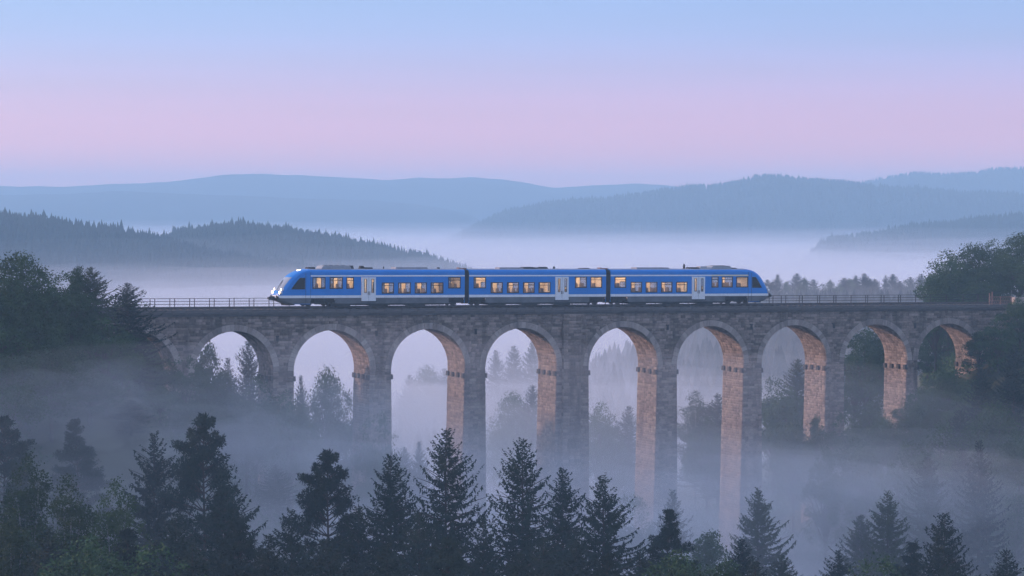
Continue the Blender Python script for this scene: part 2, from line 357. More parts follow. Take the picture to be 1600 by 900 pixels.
def spruce(seed, H=22, Rm=2.9, z0=0.16, dens=1.0, droop=1.0, ragged=1.0, leafm='spruce'):
    r = np.random.default_rng(seed); P = []; A = []; L = []; Wd = []; br = []
    z = z0 * H
    while z < H - 0.15:
        q = (H - z) / H                                    # 0 at the tip
        nb = int(r.integers(5, 8)) if q > 0.08 else 5
        for k in range(nb):
            az = 2 * math.pi * (k + r.random() * 0.7) / nb
            Lb = Rm * min(1, (q / 0.40)) ** 0.85 * r.uniform(1 - 0.38 * ragged, 1 + 0.16 * ragged) * (1 - 0.25 * max(0, q - 0.6))
            Lb = max(Lb, 0.22)
            if r.random() < 0.05 * ragged: Lb *= 1.22
            el = np.interp(q, [0, 0.06, 0.25, 0.6, 1], [55, 38, 10, -12, -22]) + r.normal(0, 7)
            h = np.array([math.cos(az), math.sin(az), 0.0]); n = max(3, int(Lb / 0.12 * dens))
            t = np.linspace(0.12, 1, n)
            # rise or sag, then an upturned tip
            zz = Lb * (math.tan(R(el)) * t - 0.30 * droop * min(1, q * 3) * t * (1 - t) * 1.6 + 0.20 * min(1, q * 4) * t ** 4)
            pts = h[None] * (t * Lb)[:, None]; pts[:, 2] = zz
            pts += np.array([0, 0, z + r.normal(0, 0.08)])
            if Lb > 0.9: br.append(((0, 0, z), tuple(pts[-1] * 0.92 + np.array([0, 0, z]) * 0.08), 0.045 * Lb / 2, 0.012))
            side = np.array([-h[1], h[0], 0])
            for sg in (-1, 1):
                ln = (0.16 + 0.42 * (1 - t) ** 0.8 * min(1, Lb / 1.6)) * r.uniform(0.6, 1.3, n)
                ax = unit(h[None] * r.uniform(0.35, 0.9, (n, 1)) + sg * side[None] * r.uniform(0.5, 1, (n, 1)) + np.array([0, 0, 1])[None] * r.normal(-0.18, 0.22, (n, 1)))
                P.append(pts); A.append(ax); L.append(ln); Wd.append(r.uniform(0.09, 0.17, n))
            # tassels hanging below the bough
            m = int(n * 1.8 * min(1, 0.2 + q * 2.2)); idx = r.integers(0, n, m)
            ax = unit(np.stack([r.normal(0, 0.22, m), r.normal(0, 0.22, m), -np.ones(m)], -1) + h[None] * r.uniform(0, 0.35, (m, 1)))
            P.append(pts[idx]); A.append(ax); L.append(r.uniform(0.16, 0.50, m) * min(1, Lb / 1.3)); Wd.append(r.uniform(0.08, 0.15, m))
            P.append(pts[-2:-1]); A.append(unit(h + np.array([0, 0, 0.5]))[None]); L.append(np.array([0.34])); Wd.append(np.array([0.09]))
        z += np.interp(q, [0, 0.1, 0.5, 1], [0.20, 0.30, 0.42, 0.60]) * r.uniform(0.8, 1.2)
    P.append(np.array([[0, 0, H - 0.25]])); A.append(np.array([[0, 0, 1.0]])); L.append(np.array([0.5])); Wd.append(np.array([0.08]))
    P, A, L, Wd = map(np.concatenate, (P, A, L, Wd))
    V, Q = diamonds(P, A, L, Wd, unit(r.normal(0, 1, P.shape)))
    return np_mesh(leafm + '_crown', V, Q, M[leafm]), trunk_geo(H - 0.1, 0.26, r, 0.05, br[::2]).mesh('trunk', M['bark'])
def tufts(C, rad, r, per=24, lw=(0.24, 0.075), up=0.35):
    n = len(C); d = unit(r.normal(0, 1, (n, per, 3)) + np.array([0, 0, up]))
    P = (C[:, None, :] + d * (rad[:, None, None] * r.uniform(0.1, 0.85, (n, per, 1)))).reshape(-1, 3); A = d.reshape(-1, 3)
    k = len(P); return P, A, r.uniform(0.7, 1.3, k) * lw[0], r.uniform(0.7, 1.3, k) * lw[1]
def pine(seed, H=20, Rm=3.3, z0=0.26, crown='layer', m='pine'):
    r = np.random.default_rng(seed); C = []; rad = []; br = []
    z = z0 * H
    while z < H - 0.3:
        q = (H - z) / H
        for k in range(int(r.integers(3, 6)) if q > 0.12 else 3):
            az = r.random() * 6.283; Lb = Rm * min(1, q / 0.50) ** 0.86 * r.choice([0.42, 0.7, 0.9, 1.0, 1.12, 1.3]) * r.uniform(0.85, 1.1); Lb = max(Lb, 0.25)
            el = R(np.interp(q, [0, 0.1, 0.4, 1], [60, 38, 14, -6]) + r.normal(0, 8))
            e = np.array([math.cos(az) * Lb, math.sin(az) * Lb, math.tan(min(el, 1.0)) * Lb * 0.8 + 0.12 * Lb])
            b = np.array([0, 0, z]); br.append((tuple(b), tuple(b + e), 0.055, 0.015))
            n = max(2, int((1 if q < 0.1 else 3) + 8.0 * Lb))
            t = r.uniform(0.30, 1.0, n) ** 0.6
            cc = b + e[None] * t[:, None] + r.normal(0, 1, (n, 3)) * np.array([0.25, 0.25, 0.085]) * (0.3 + Lb * 0.33) + np.array([0, 0, 0.12])
            C.append(cc); rad.append(r.uniform(0.16, 0.27, n) * min(1, 0.45 + q * 3))
        z += np.interp(q, [0, 0.1, 0.5, 1], [0.22, 0.36, 0.62, 0.8]) * r.uniform(0.6, 1.5)
    C.append(np.array([[0, 0, H - 0.35], [0.02, 0, H - 0.05], [0.1, 0.05, H - 0.6]])); rad.append(np.array([0.16, 0.12, 0.2]))
    C = np.concatenate(C); rad = np.concatenate(rad)
    P, A, L, Wd = tufts(C, rad, r)
    V, Q = diamonds(P, A, L, Wd, unit(r.normal(0, 1, P.shape)))
    return np_mesh(m + '_crown', V, Q, M[m]), trunk_geo(H - 0.4, 0.24, r, 0.25, br).mesh('trunk', M['pine_bark'])
def broadleaf(seed, H=16, Rm=4.6, z0=0.22, nl=34, per=260, leaf=0.27, m='broad', bark='bark', tall=1.0, lump=0.30):
    r = np.random.default_rng(seed); P = []; A = []; br = []
    cz = H * (z0 + (1 - z0) * 0.52); hz = H * (1 - z0) * 0.5
    for k in range(nl):
        d = unit(r.normal(0, 1, 3)); d[2] = d[2] * 0.9 + 0.12; d = unit(d); q = r.uniform(0.40, 0.92)
        taper = 1 - 0.42 * max(0, d[2]) * tall
        c = np.array([d[0] * Rm * q * taper, d[1] * Rm * q * taper, cz + d[2] * hz * q])
        rl = Rm * lump * r.uniform(0.65, 1.25)
        n = int(per * 1.35 * (rl / (Rm * lump)) ** 2); u = unit(r.normal(0, 1, (n, 3)))
        pp = c + u * rl * (r.uniform(0.25, 1, (n, 1)) ** 0.45) * np.array([1, 1, 0.78]) * (1 + 0.45 * (fbm(u[:, :1] * 2 + k, u[:, 1:2] * 2 + u[:, 2:] * 2, 2)))
        P.append(pp); A.append(unit(u * 0.6 + r.normal(0, 1, (n, 3)) + np.array([0, 0, -0.25])))
        b0 = np.array([0, 0, H * z0 * 0.8 + (c[2] - H * z0 * 0.8) * 0.35])
        br.append((tuple(b0), tuple(c), 0.11, 0.03))
    # sprays that leave the outline uneven
    ns = nl * 3; d = unit(r.normal(0, 1, (ns, 3)) + np.array([0, 0, 0.25]))
    tp = 1 - 0.42 * np.maximum(0, d[:, 2:]) * tall
    c = np.concatenate([d[:, :2] * Rm * tp, cz + d[:, 2:] * hz], 1) * 1.0
    c[:, :2] *= r.uniform(0.86, 1.08, (ns, 1)); pp = np.repeat(c, 26, 0) + r.normal(0, 1, (ns * 26, 3)) * Rm * 0.075
    P.append(pp); A.append(unit(r.normal(0, 1, pp.shape)))
    P = np.concatenate(P); A = np.concatenate(A); n = len(P)
    V, Q = diamonds(P, A, r.uniform(0.7, 1.4, n) * leaf, r.uniform(0.6, 1.1, n) * leaf * 0.75, unit(r.normal(0, 1, P.shape)))
    return np_mesh(m + '_crown', V, Q, M[m]), trunk_geo(H * 0.86, 0.27 if m != 'birch' else 0.13, r, 0.25, br).mesh('trunk', M[bark])

T = {}
T['spruce'] = [(spruce(11, 22, 3.7), 22), (spruce(12, 22, 3.5, ragged=1.3), 22), (spruce(13, 22, 4.3, droop=1.3, dens=0.9, ragged=1.5), 22), (spruce(14, 22, 2.9), 22), (spruce(15, 22, 3.5, ragged=0.8), 22)]
T['pine'] = [(spruce(21, 20, 3.6, 0.2, 1.1, 0.2, 1.9, 'pine'), 20), (pine(22, Rm=3.8), 20), (pine(23, Rm=3.0, z0=0.2), 20), (spruce(24, 20, 4.2, 0.16, 1.1, 0.35, 1.7, 'pine'), 20)]
T['larch'] = [(spruce(31, 20, 3.5, 0.12, 1.25, 0.7, 0.9, 'larch'), 20), (spruce(32, 20, 3.9, 0.10, 1.2, 0.5, 1.2, 'larch'), 20)]
T['broad'] = [(broadleaf(41), 16), (broadleaf(42, Rm=4.2, nl=28), 16), (broadleaf(43, Rm=5.2, nl=42), 16), (broadleaf(44, Rm=3.8, nl=26, tall=1.5), 16)]
T['birch'] = [(broadleaf(51, 17, 3.0, 0.30, 34, 420, 0.155, 'birch', 'birch_bark', 1.5, 0.34), 17), (broadleaf(52, 17, 2.6, 0.25, 30, 420, 0.155, 'birch', 'birch_bark', 1.6, 0.36), 17)]
KIND = {'spruce': 'spruce_tree', 'pine': 'pine_tree', 'larch': 'larch_tree', 'broad': 'broadleaf_tree', 'birch': 'birch_tree'}
def tree(kind, px, py, d, label, group, var=None, wide=1.0, zbase=None, rz=None):
    p = at(px, py, d); zg = float(ground_z(p.x, p.y)) - 0.3 if zbase is None else zbase
    i = random.randrange(len(T[kind])) if var is None else var
    (crown, trunk), H0 = T[kind][i]
    h = max(p.z - zg, 3.0); k = h / H0; kw = (0.45 + 0.55 * k) * wide if k < 1 else (0.6 + 0.4 * k) * wide
    e = link(KIND[kind], None); e.empty_display_size = 0.5
    e.location = (p.x, p.y, p.z - h); e.rotation_euler = (0, 0, random.random() * 6.28 if rz is None else rz); e.scale = (kw, kw, k)
    tag(e, label, 'tree', group)
    link('crown', crown, e); link('trunk', trunk, e)
    return e

# ------------------------------------------------------------------ viaduct
via = link('viaduct', None); via.matrix_world = MB_
tag(via, 'long grey stone railway viaduct with tall round arches standing in mist', 'viaduct')
CEN = [s_at(p) for p in (212, 366, 519, 669.5, 815, 974.5, 1111, 1242, 1369.5, 1483)]
A0 = 3.98; ZS = -6.25; ZT = -0.85; ZB = -38.0; RING = 0.62
def half(z):  # half the opening at height z: the piers widen downwards
    if z <= ZS: return A0 - 0.016 * (ZS - z)
    q = (A0 + 0.0) ** 2 - (z - ZS) ** 2
    return math.sqrt(q) if q > 0 else 0
S_L, S_R = s_at(70), s_at(1640)
mids = [S_L] + [(a + b) / 2 for a, b in zip(CEN, CEN[1:])] + [S_R]
g = Geo(); NA = 28
for i, c in enumerate(CEN):
    ml, mr_ = mids[i], mids[i + 1]; P = []; Qp = []
    for z in (ZB, -20, ZS): P.append((c - half(z), z)); Qp.append((ml, z))
    for k in range(1, NA):
        a = math.pi * (1 - k / NA); x, z = c + A0 * math.cos(a), ZS + A0 * math.sin(a); P.append((x, z))
        dx, dz = math.cos(a), math.sin(a); ks = [(ZT - ZS) / dz]
        if dx < -1e-6: ks.append((ml - c) / dx)
        if dx > 1e-6: ks.append((mr_ - c) / dx)
        kk = min(ks); Qp.append((c + dx * kk, ZS + dz * kk))
    for z in (ZS, -20, ZB): P.append((c + half(z), z)); Qp.append((mr_, z))
    for y, fl in ((0, False), (DEP, True)):
        for k in range(len(P) - 1):
            q = [(P[k][0], y, P[k][1]), (Qp[k][0], y, Qp[k][1]), (Qp[k + 1][0], y, Qp[k + 1][1]), (P[k + 1][0], y, P[k + 1][1])]
            g.poly(q if fl else q[::-1])
    for sx in (ml, mr_):   # the two top corners
        z1 = ZS + (ZT - ZS)
        for y in (0, DEP):
            cand = [q for q in Qp if abs(q[0] - sx) < 1e-6]; zt = max(q[1] for q in cand)
            tq = [q for q in Qp if abs(q[1] - ZT) < 1e-6]; xe = min(tq, key=lambda q: abs(q[0] - sx))[0]
            g.poly([(sx, y, zt), (xe, y, ZT), (sx, y, ZT)])
    g.grid([[(x, 0, z) for x, z in P], [(x, DEP, z) for x, z in P]])
g.quad((S_L, 0, ZT), (S_R, 0, ZT), (S_R, DEP, ZT), (S_L, DEP, ZT))
for sx in (S_L, S_R): g.quad((sx, 0, ZB), (sx, DEP, ZB), (sx, DEP, ZT), (sx, 0, ZT))
link('wall', g.mesh('viaduct_core', M['mortar']), via)

# the stones: laid in courses between the openings, cut back at the arch rings
PIL = [(s_at(879), s_at(906))]     # one pilaster on the broad pier
ug = Geo(); ug.box(-.5, .5, -.5, .5, -.5, .5)
unit_stone = ug.mesh('stone', M['stone_obj'])
stones = []
z = ZT - 0.01
while z > -30:
    h = random.uniform(0.22, 0.30); zm = z - h / 2
    cuts = []
    for c in CEN:
        a = half(zm) + 0.004
        if zm > ZS: a = math.sqrt(max(0, (A0 + RING + 0.02) ** 2 - (zm - ZS) ** 2))
        if a > 0: cuts.append((c - a, c + a))
    x = S_L + 4; iv = []
    for (a, b) in sorted(cuts) + [(S_R - 1, 0)]:
        if a > x: iv.append((x, a))
        x = b
    for (a, b) in iv:
        p = a; first = True
        while p < b - 0.02:
            w = random.uniform(0.32, 0.78) if not first else random.uniform(0.25, 0.7)
            first = False; e = p + w
            if b - e < 0.28: e = b
            stones.append((p + 0.012, e - 0.012, z - h + 0.012, z - 0.012, random.uniform(0.015, 0.06)))
            p = e
    z -= h
show = sorted([s for s in stones if s[3] < -0.9 and s[2] > -9 and s_at(260) < s[0] < s_at(1500)], key=lambda s: -(s[1] - s[0]) * (s[3] - s[2]))[:300]
keep = set(show)
for s in show:
    o = link('stone', unit_stone, via); o.location = ((s[0] + s[1]) / 2, 0.03 - s[4] / 2 - 0.005, (s[2] + s[3]) / 2); o.scale = (s[1] - s[0], s[4] + 0.07, s[3] - s[2])
def frusta(name, B, mats, parent):
    """B: list of (origin, u-vector, v-vector, outward vector) boxes with chamfered fronts -> one mesh"""
    B = np.array(B, float); O, U, Vv, Nn = B[:, 0], B[:, 1], B[:, 2], B[:, 3]
    lu = np.linalg.norm(U, axis=1, keepdims=True); lv = np.linalg.norm(Vv, axis=1, keepdims=True); cu = 0.02 / lu; cv = 0.02 / lv
    vs = [O, O + U, O + U + Vv, O + Vv, O + U * cu + Vv * cv + Nn, O + U * (1 - cu) + Vv * cv + Nn, O + U * (1 - cu) + Vv * (1 - cv) + Nn, O + U * cu + Vv * (1 - cv) + Nn]
    Vt = np.stack(vs, 1).reshape(-1, 3); i = np.arange(len(B))[:, None] * 8
    Q = np.concatenate([i + np.array([q]) for q in ((4, 5, 6, 7), (0, 1, 5, 4), (1, 2, 6, 5), (2, 3, 7, 6), (3, 0, 4, 7))])
    o = link(name, np_mesh(name, Vt, Q, mats), parent); o['kind'] = 'stuff'; return o
B = [((a, 0.0, z0), (b - a, 0, 0), (0, 0, z1 - z0), (0, -pr, 0)) for s in stones if s not in keep for (a, b, z0, z1, pr) in [s]]
frusta('face_stones', B, M['stone'], via)
B = []
for c in CEN:
    for sg in (-1, 1):
        path = []; zz = -27.0; hcs = []
        while zz < ZS - 0.1: path.append((c + sg * half(zz), zz)); zz += random.uniform(0.22, 0.30)
        na = 20
        for k in range(na + 1): a = math.pi / 2 * k / na; path.append((c + sg * A0 * math.cos(a), ZS + A0 * math.sin(a)))
        for (x0, za), (x1, zb) in zip(path, path[1:]):
            dz, dx = zb - za, x1 - x0; Ln = math.hypot(dx, dz); nrm = np.array([-sg * dz / Ln, 0, sg * dx / Ln])
            if Ln < 0.08: continue
            y = 0.0
            while y < DEP - 0.05:
                w = random.uniform(0.32, 0.8); e = y + w
                if DEP - e < 0.3: e = DEP
                pr = random.uniform(0.01, 0.045); f0 = 0.012 / Ln
                B.append(((x0 + dx * f0, y + 0.012, za + dz * f0), (dx * (1 - 2 * f0), 0, dz * (1 - 2 * f0)), (0, e - y - 0.024, 0), tuple(nrm * pr)))
                y = e
frusta('arch_lining_stones', B, M['stone'], via)
# ring stones: one wedge mesh, turned round each arch
NV = 30; da = math.pi / NV
g = Geo(); r0, r1 = A0 + 0.012, A0 + RING; e = da * 0.46
c4 = [(r0 * math.sin(-e), r0 * math.cos(e)), (r0 * math.sin(e), r0 * math.cos(e)), (r1 * math.sin(e), r1 * math.cos(e)), (r1 * math.sin(-e), r1 * math.cos(e))]
fr = [(x, -0.085, z) for x, z in c4]; bk = [(x, 0.06, z) for x, z in c4]
g.poly(fr); [g.poly([fr[(k + 1) % 4], fr[k], bk[k], bk[(k + 1) % 4]]) for k in range(4)]
wedge = g.mesh('voussoir', M['voussoir'])
for c in CEN:
    for k in range(NV):
        o = link('voussoir', wedge, via); o.location = (c, random.uniform(-0.02, 0.02), ZS); o.rotation_euler = (0, (k + 0.5) * da - math.pi / 2, 0)
# dark blocks left from the centring, four on each reveal
g = Geo(); g.box(-0.16, 0.22, -0.24, 0.24, -0.24, 0.24, tap=0.02); blk = g.mesh('impost_block', M['block'])
ZI = -7.0
for c in CEN:
    for sg in (-1, 1):
        for y in (0.22, 1.55, 2.9, 4.2):
            o = link('impost_block', blk, via); o.location = (c + sg * (half(ZI) + 0.0), y, ZI + random.uniform(-0.04, 0.04)); o.rotation_euler = (0, 0, math.pi if sg < 0 else math.pi)
            if sg < 0: o.rotation_euler = (0, 0, 0)
# pilaster on the broad pier
g = Geo(); a, b = PIL[0]; zz = ZT - 0.02
B = []
while zz > -30:
    h = random.uniform(0.28, 0.38); x = a
    while x < b - 0.1:
        e = min(x + random.uniform(0.45, 0.9), b)
        if b - e < 0.25: e = b
        B.append((x + 0.012, e - 0.012, zz - h + 0.012, zz - 0.012)); x = e
    zz -= h
g.box(a, b, -0.42, 0.05, -30, ZT - 0.02)
pl = link('pilaster', g.mesh('pilaster', M['mortar']), via)
frusta('face_stones', [((x0, -0.42, z0), (x1 - x0, 0, 0), (0, 0, z1 - z0), (0, -random.uniform(.015, .05), 0)) for x0, x1, z0, z1 in B] +
       [((a, -0.42, z0), (0, 0.44, 0), (0, 0, z1 - z0), (-random.uniform(.015, .04), 0, 0)) for x0, x1, z0, z1 in B if abs(x0 - a) < 0.02], M['stone'], pl)
# cornice: coping slabs laid end to end over a string course
x = S_L + 4; k = 0
sl = Geo(); sl.box(-.5, .5, -.5, .5, -.5, .5); slab = sl.mesh('coping_slab', M['dark_stone'])
while x < S_R - 1:
    w = random.uniform(1.3, 1.9)
    for y, yy in ((0.0, 0.62), (DEP, 0.62)):
        o = link('coping_slab', slab, via); o.location = (x + w / 2, (0.0 if y == 0 else DEP), -0.42 + random.uniform(-.008, .008)); o.scale = (w - 0.025, yy + random.uniform(-.02, .02), 0.40)
    x += w
g = Geo(); g.box(S_L + 4, S_R - 1, -0.17, DEP + 0.17, ZT + 0.01, -0.63); link('string_course', g.mesh('string_course', M['dark_stone']), via)
g = Geo(); g.box(S_L + 4, S_R - 1, 0.29, DEP - 0.29, -0.64, -0.26, tap=0.1); link('ballast', g.mesh('ballast', M['ballast']), via)
for y in (1.55, 2.985):
    g = Geo(); g.box(S_L - 20, S_R + 10, y - .035, y + .035, -0.14, 0.0); g.box(S_L - 20, S_R + 10, y - .07, y + .07, -0.165, -0.138); link('rail', g.mesh('rail', M['steel']), via)
g = Geo(); g.box(-.13, .13, 1.0, 3.55, -.28, -.155, tap=0.01); slp = g.mesh('sleeper', M['dark_stone']); x = S_L + 5
while x < S_R: o = link('sleeper', slp, via); o.location = (x, 0, 0); x += 0.68 if x < s_at(440) or x > s_at(1190) else 0.9
# drain spouts between the arches
g = Geo(); g.box(-.11, .11, -.16, .05, -.45, .0); g.box(-.16, .16, -.13, .05, 0, .12); drain = g.mesh('drain_spout', M['block'])
for p, zz in ((433, -2.9), (588, -2.5), (743, -2.4), (1043, -2.2), (1174, -2.2), (1303, -2.2), (1430, -2.3)):
    o = link('drain_spout', drain, via); o.location = (s_at(p), 0, zz)

# ------------------------------------------------------------------ railing along the far edge
rl = link('railing', None); rl.matrix_world = MB_ @ Matrix.Translation((s_at(170, 4.3), 0, -0.22))
tag(rl, 'thin dark iron railing running along the far edge of the viaduct deck', 'railing')
TR = DEP - 0.12; base = s_at(170, 4.3)
pg = Geo(); pg.box(-.032, .032, -.032, .032, 0, 1.0); post = pg.mesh('post', M['railing'])
ppx = [180]
for p in range(203, 440, 31): ppx += [p, p + 7.4]
for p in range(452, 1190, 26): ppx += [p]
ppx += [1202, 1208, 1221, 1228, 1249, 1254, 1277.5, 1281, 1303, 1306.5, 1330, 1353, 1356, 1377, 1381.5, 1404, 1407.5, 1431, 1454, 1479, 1505, 1528]
for p in ppx:
    o = link('post', post, rl); o.location = (s_at(p, TR) - base, TR, 0); o.scale = (1, 1, 1.0 + random.uniform(-.01, .01))
for hz in (0.98, 0.70, 0.42):
    g = Geo(); g.box(0, s_at(1540, TR) - base, TR - .024, TR + .024, hz - .026, hz + .026); link('rail', g.mesh('rail', M['railing']), rl)

# reddish lattice barrier and end block on the right abutment
lb = link('lattice_barrier', None); lb.matrix_world = MB_ @ Matrix.Translation((s_at(1547), 0.1, -0.22))
tag(lb, 'short reddish lattice barrier at the right end of the viaduct', 'barrier')
Lw = s_at(1582) - s_at(1547)
for k, xx in enumerate((0.03, 0.38, Lw * 0.5, Lw - 0.05)):
    g = Geo(); g.box(xx - .045, xx + .045, -.045, .045, 0, (1.28, 1.42, 0.9, 0.9)[k]); link('post', g.mesh('post', M['red_iron']), lb)
for hz in (0.12, 0.48, 0.86):
    g = Geo(); g.box(0, Lw, -.025, .025, hz - .025, hz + .025); link('rail', g.mesh('rail', M['red_iron']), lb)
n = 9
for k in range(n):
    for d in (0, 1):
        g = Geo(); x0 = Lw * k / n; x1 = Lw * (k + 1) / n
        if d: x0, x1 = x1, x0
        g.tube([(x0, 0.03 - d * .06, 0.14), (x1, 0.03 - d * .06, 0.84)], 0.018, 4); link('lattice_bar', g.mesh('lattice_bar', M['red_iron']), lb)
pb = link('parapet_block', None); pb.matrix_world = MB_ @ Matrix.Translation((s_at(1587), 0.4, -0.4))
tag(pb, 'pale stone parapet block beside the reddish lattice barrier', 'parapet')
for k in range(3):
    for j in range(2):
        g = Geo(); g.box(k * .55, k * .55 + .53, -.3, .3, j * .5, j * .5 + .48, tap=0.015); link('stone', g.mesh('stone', M['voussoir']), pb)

# ------------------------------------------------------------------ train
train = link('train', None); TN, TF = 0.97, 3.57     # near and far body sides
TC = (TN + TF) / 2
train.matrix_world = MB_ @ Matrix.Translation((s_at(816, TN), TC, 0)); T0 = s_at(816, TN)
tag(train, 'blue three-car diesel train with lit windows crossing the stone viaduct', 'train')
HWd = (TF - TN) / 2
sx = lambda p: s_at(p, TN) - T0
def spos(p): return sx(p)
BANDS = [(0.29, 0.86, 2), (0.86, 1.11, 1), (1.11, 2.97, 0), (2.97, 3.11, 1), (3.11, 3.36, 0)]
MATS = [M['blue'], M['white'], M['skirt'], M['roof'], M['screen'], M['yellow'], M['rubber']]
ROOFP = [(1.0, 3.36), (0.985, 3.47), (0.94, 3.57), (0.85, 3.645), (0.70, 3.69), (0.4, 3.72), (0, 3.73)]
LOW, TALL = (1.28, 2.34), (1.78, 2.88)
CARS = [
    dict(a=485, b=725.8, nose=-1, win=[(488, 507.6, 1, 0), (515, 534.6, 1, 1), (541, 552, 1, 1), (596.4, 614.6, 0, 1), (622, 641, 0, 0), (648, 666, 0, 0), (673, 692, 0, 1), (700.4, 719, 1, 1)], door=(564.4, 587)),
    dict(a=732.8, b=946.8, nose=0, win=[(740, 758.5, 1, 1), (766.6, 784.8, 0, 0), (792, 810, 0, 1), (817, 834.6, 0, 1), (841.4, 859.4, 0, 1), (898.4, 916, 1, 0), (922.6, 940, 1, 1)], door=(867.4, 888.3)),
    dict(a=954, b=1169, nose=1, win=[(960.3, 977.6, 1, 1), (985.5, 1002.5, 0, 1), (1009, 1026.5, 0, 0), (1033, 1050, 0, 1), (1056.6, 1073.4, 0, 1), (1111.9, 1122, 1, 1), (1127.8, 1144.4, 1, 1), (1150.5, 1168.2, 1, 0)], door=(1081, 1101.4)),
]
def walls(g, a, b, holes, y, matf, flip=False):
    xs_ = sorted({a, b} | {h[0] for h in holes} | {h[1] for h in holes}); zs_ = sorted({q for t in BANDS for q in t[:2]} | {h[2] for h in holes} | {h[3] for h in holes})
    for x0, x1 in zip(xs_, xs_[1:]):
        for z0, z1 in zip(zs_, zs_[1:]):
            xm, zm = (x0 + x1) / 2, (z0 + z1) / 2
            if any(h[0] < xm < h[1] and h[2] < zm < h[3] for h in holes): continue
            q = [(x0, y, z0), (x1, y, z0), (x1, y, z1), (x0, y, z1)]
            g.poly(q[::-1] if flip else q, matf(xm, zm))
def frame_geo(w, h, bar=0.06, dep=0.05, transom=None):
    g = Geo()
    g.box(0, bar, -dep, 0.01, 0, h); g.box(w - bar, w, -dep, 0.01, 0, h); g.box(bar, w - bar, -dep, 0.01, 0, bar); g.box(bar, w - bar, -dep, 0.01, h - bar, h)
    if transom: g.box(bar, w - bar, -dep + .008, 0.0, transom - .03, transom + .03)
    return g
sg_ = Geo()
sg_.box(-.22, .22, -.40, .40, .32, .44, tap=.02); sg_.box(.12, .24, -.40, .40, .40, 1.12, tap=.04); sg_.box(-.05, .05, -.1, .1, 0, .33)
SEAT = sg_.mesh('seat', M['seat'])
def zband(zm):
    for z0, z1, m in BANDS:
        if z0 <= zm < z1: return m
    return 0
for ci, c in enumerate(CARS):
    a, b = sx(c['a']), sx(c['b'])
    holes = []
    for w in c['win']:
        z0, z1 = TALL if w[2] else LOW
        holes.append((sx(w[0]), sx(w[1]), z0, z1))
    d0, d1 = sx(c['door'][0]), sx(c['door'][1]); dh = (d0, d1, 0.53, 2.90)
    cut = [(sx(p), sx(q), 0.29, 0.80) for p, q in ((476, 523), (701, 725.8), (732.8, 758.5), (921, 946.8), (954, 980.5), (1133, 1169)) if c['a'] - 1 < p < c['b'] and not (p < 485)] + ([(a, sx(523), 0.29, 0.80)] if ci == 0 else [])
    g = Geo()
    ymat = (lambda xm, zm: 5 if (ci == 2 and 2.97 < zm < 3.11 and xm > sx(1110)) else zband(zm))
    walls(g, a, b, holes + [dh] + cut, -HWd, ymat)
    walls(g, a, b, holes + [dh] + cut, HWd, lambda xm, zm: zband(zm), True)
    prof = [(-y * HWd, z) for y, z in ROOFP] + [(y * HWd, z) for y, z in ROOFP[::-1][1:]]
    nx_ = 8; rows = [[(a + (b - a) * k / nx_, y, z) for k in range(nx_ + 1)] for y, z in prof]
    g.grid(rows, lambda i, j: 0 if i < 3 or i >= len(prof) - 4 else 3)
    g.quad((a, -HWd, .29), (a, HWd, .29), (b, HWd, .29), (b, -HWd, .29), 2)
    for xe in ((a, b) if not c['nose'] else ((b,) if c['nose'] < 0 else (a,))):
        g.poly([(xe, -HWd, .29)] + [(xe, y, z) for y, z in prof] + [(xe, HWd, .29)], 0)
    body = link('car_body', g.mesh('car_body', MATS), train)
    # lining, floor, ceiling lamps, seats
    g = Geo(); I = HWd - 0.07
    wl = [(h[0] - .03, h[1] + .03, h[2] - .02, h[3] + .02) for h in holes + [dh]] + [(a + .05, b - .05, .2, .62)] + [(max(q[0], a + .05), min(q[1], b - .05), .2, .80) for q in cut]
    walls(g, a + .05, b - .05, wl, -I, lambda x, z: 0, True); walls(g, a + .05, b - .05, wl, I, lambda x, z: 0)
    g.quad((a + .05, -I, 3.05), (a + .05, I, 3.05), (b - .05, I, 3.05), (b - .05, -I, 3.05), 0)
    hi = sorted(holes)
    g.quad((a + .05, -I, .62), (b - .05, -I, .62), (b - .05, I, .62), (a + .05, I, .62), 1)
    for xe in (a + .05, b - .05): g.quad((xe, -I, .6), (xe, I, .6), (xe, I, 3.05), (xe, -I, 3.05), 0)
    for xe in (d0 - 0.12, d1 + 0.12): g.box(xe - .03, xe + .03, 0.35, I, .62, 3.04, 0)   # draught screens by the doors
    link('interior', g.mesh('interior', [M['cream'], M['floor_in']]), train)
    g = Geo(); x = a + .4
    while x < b - 1.2: g.box(x, x + 1.0, -.62, -.40, 2.98, 3.03); g.box(x, x + 1.0, .40, .62, 2.98, 3.03); x += 1.25
    link('ceiling_light', g.mesh('ceiling_light', M['lamp']), train)
    for h in holes:
        fl = 0.62 if h[2] < 1.5 else 1.12
        for xx in np.arange(h[0] + .18, h[1] - .1, 0.62):
            for yy in (-.72, .72):
                o = link('seat', SEAT, train); o.location = (xx, yy, fl); o.rotation_euler = (0, 0, math.pi if (int(xx * 3) % 2) else 0)
    for h, w in zip(holes, c['win']):
        ww, hh = h[1] - h[0], h[3] - h[2]
        for y, rot in ((-HWd, 0), (HWd, math.pi)):
            we = link('window', frame_geo(ww + .05, hh + .05, .09, .03, hh * 0.76 if w[3] else None).mesh('window', M['frame']), train)
            we.location = (h[0] - .02 if rot == 0 else h[1] + .02, y, h[2] - .02); we.rotation_euler = (0, 0, rot)
            pg = Geo(); pg.box(.05, ww - .01, .012, .024, .05, hh - .01); link('pane', pg.mesh('pane', M['glass']), we)
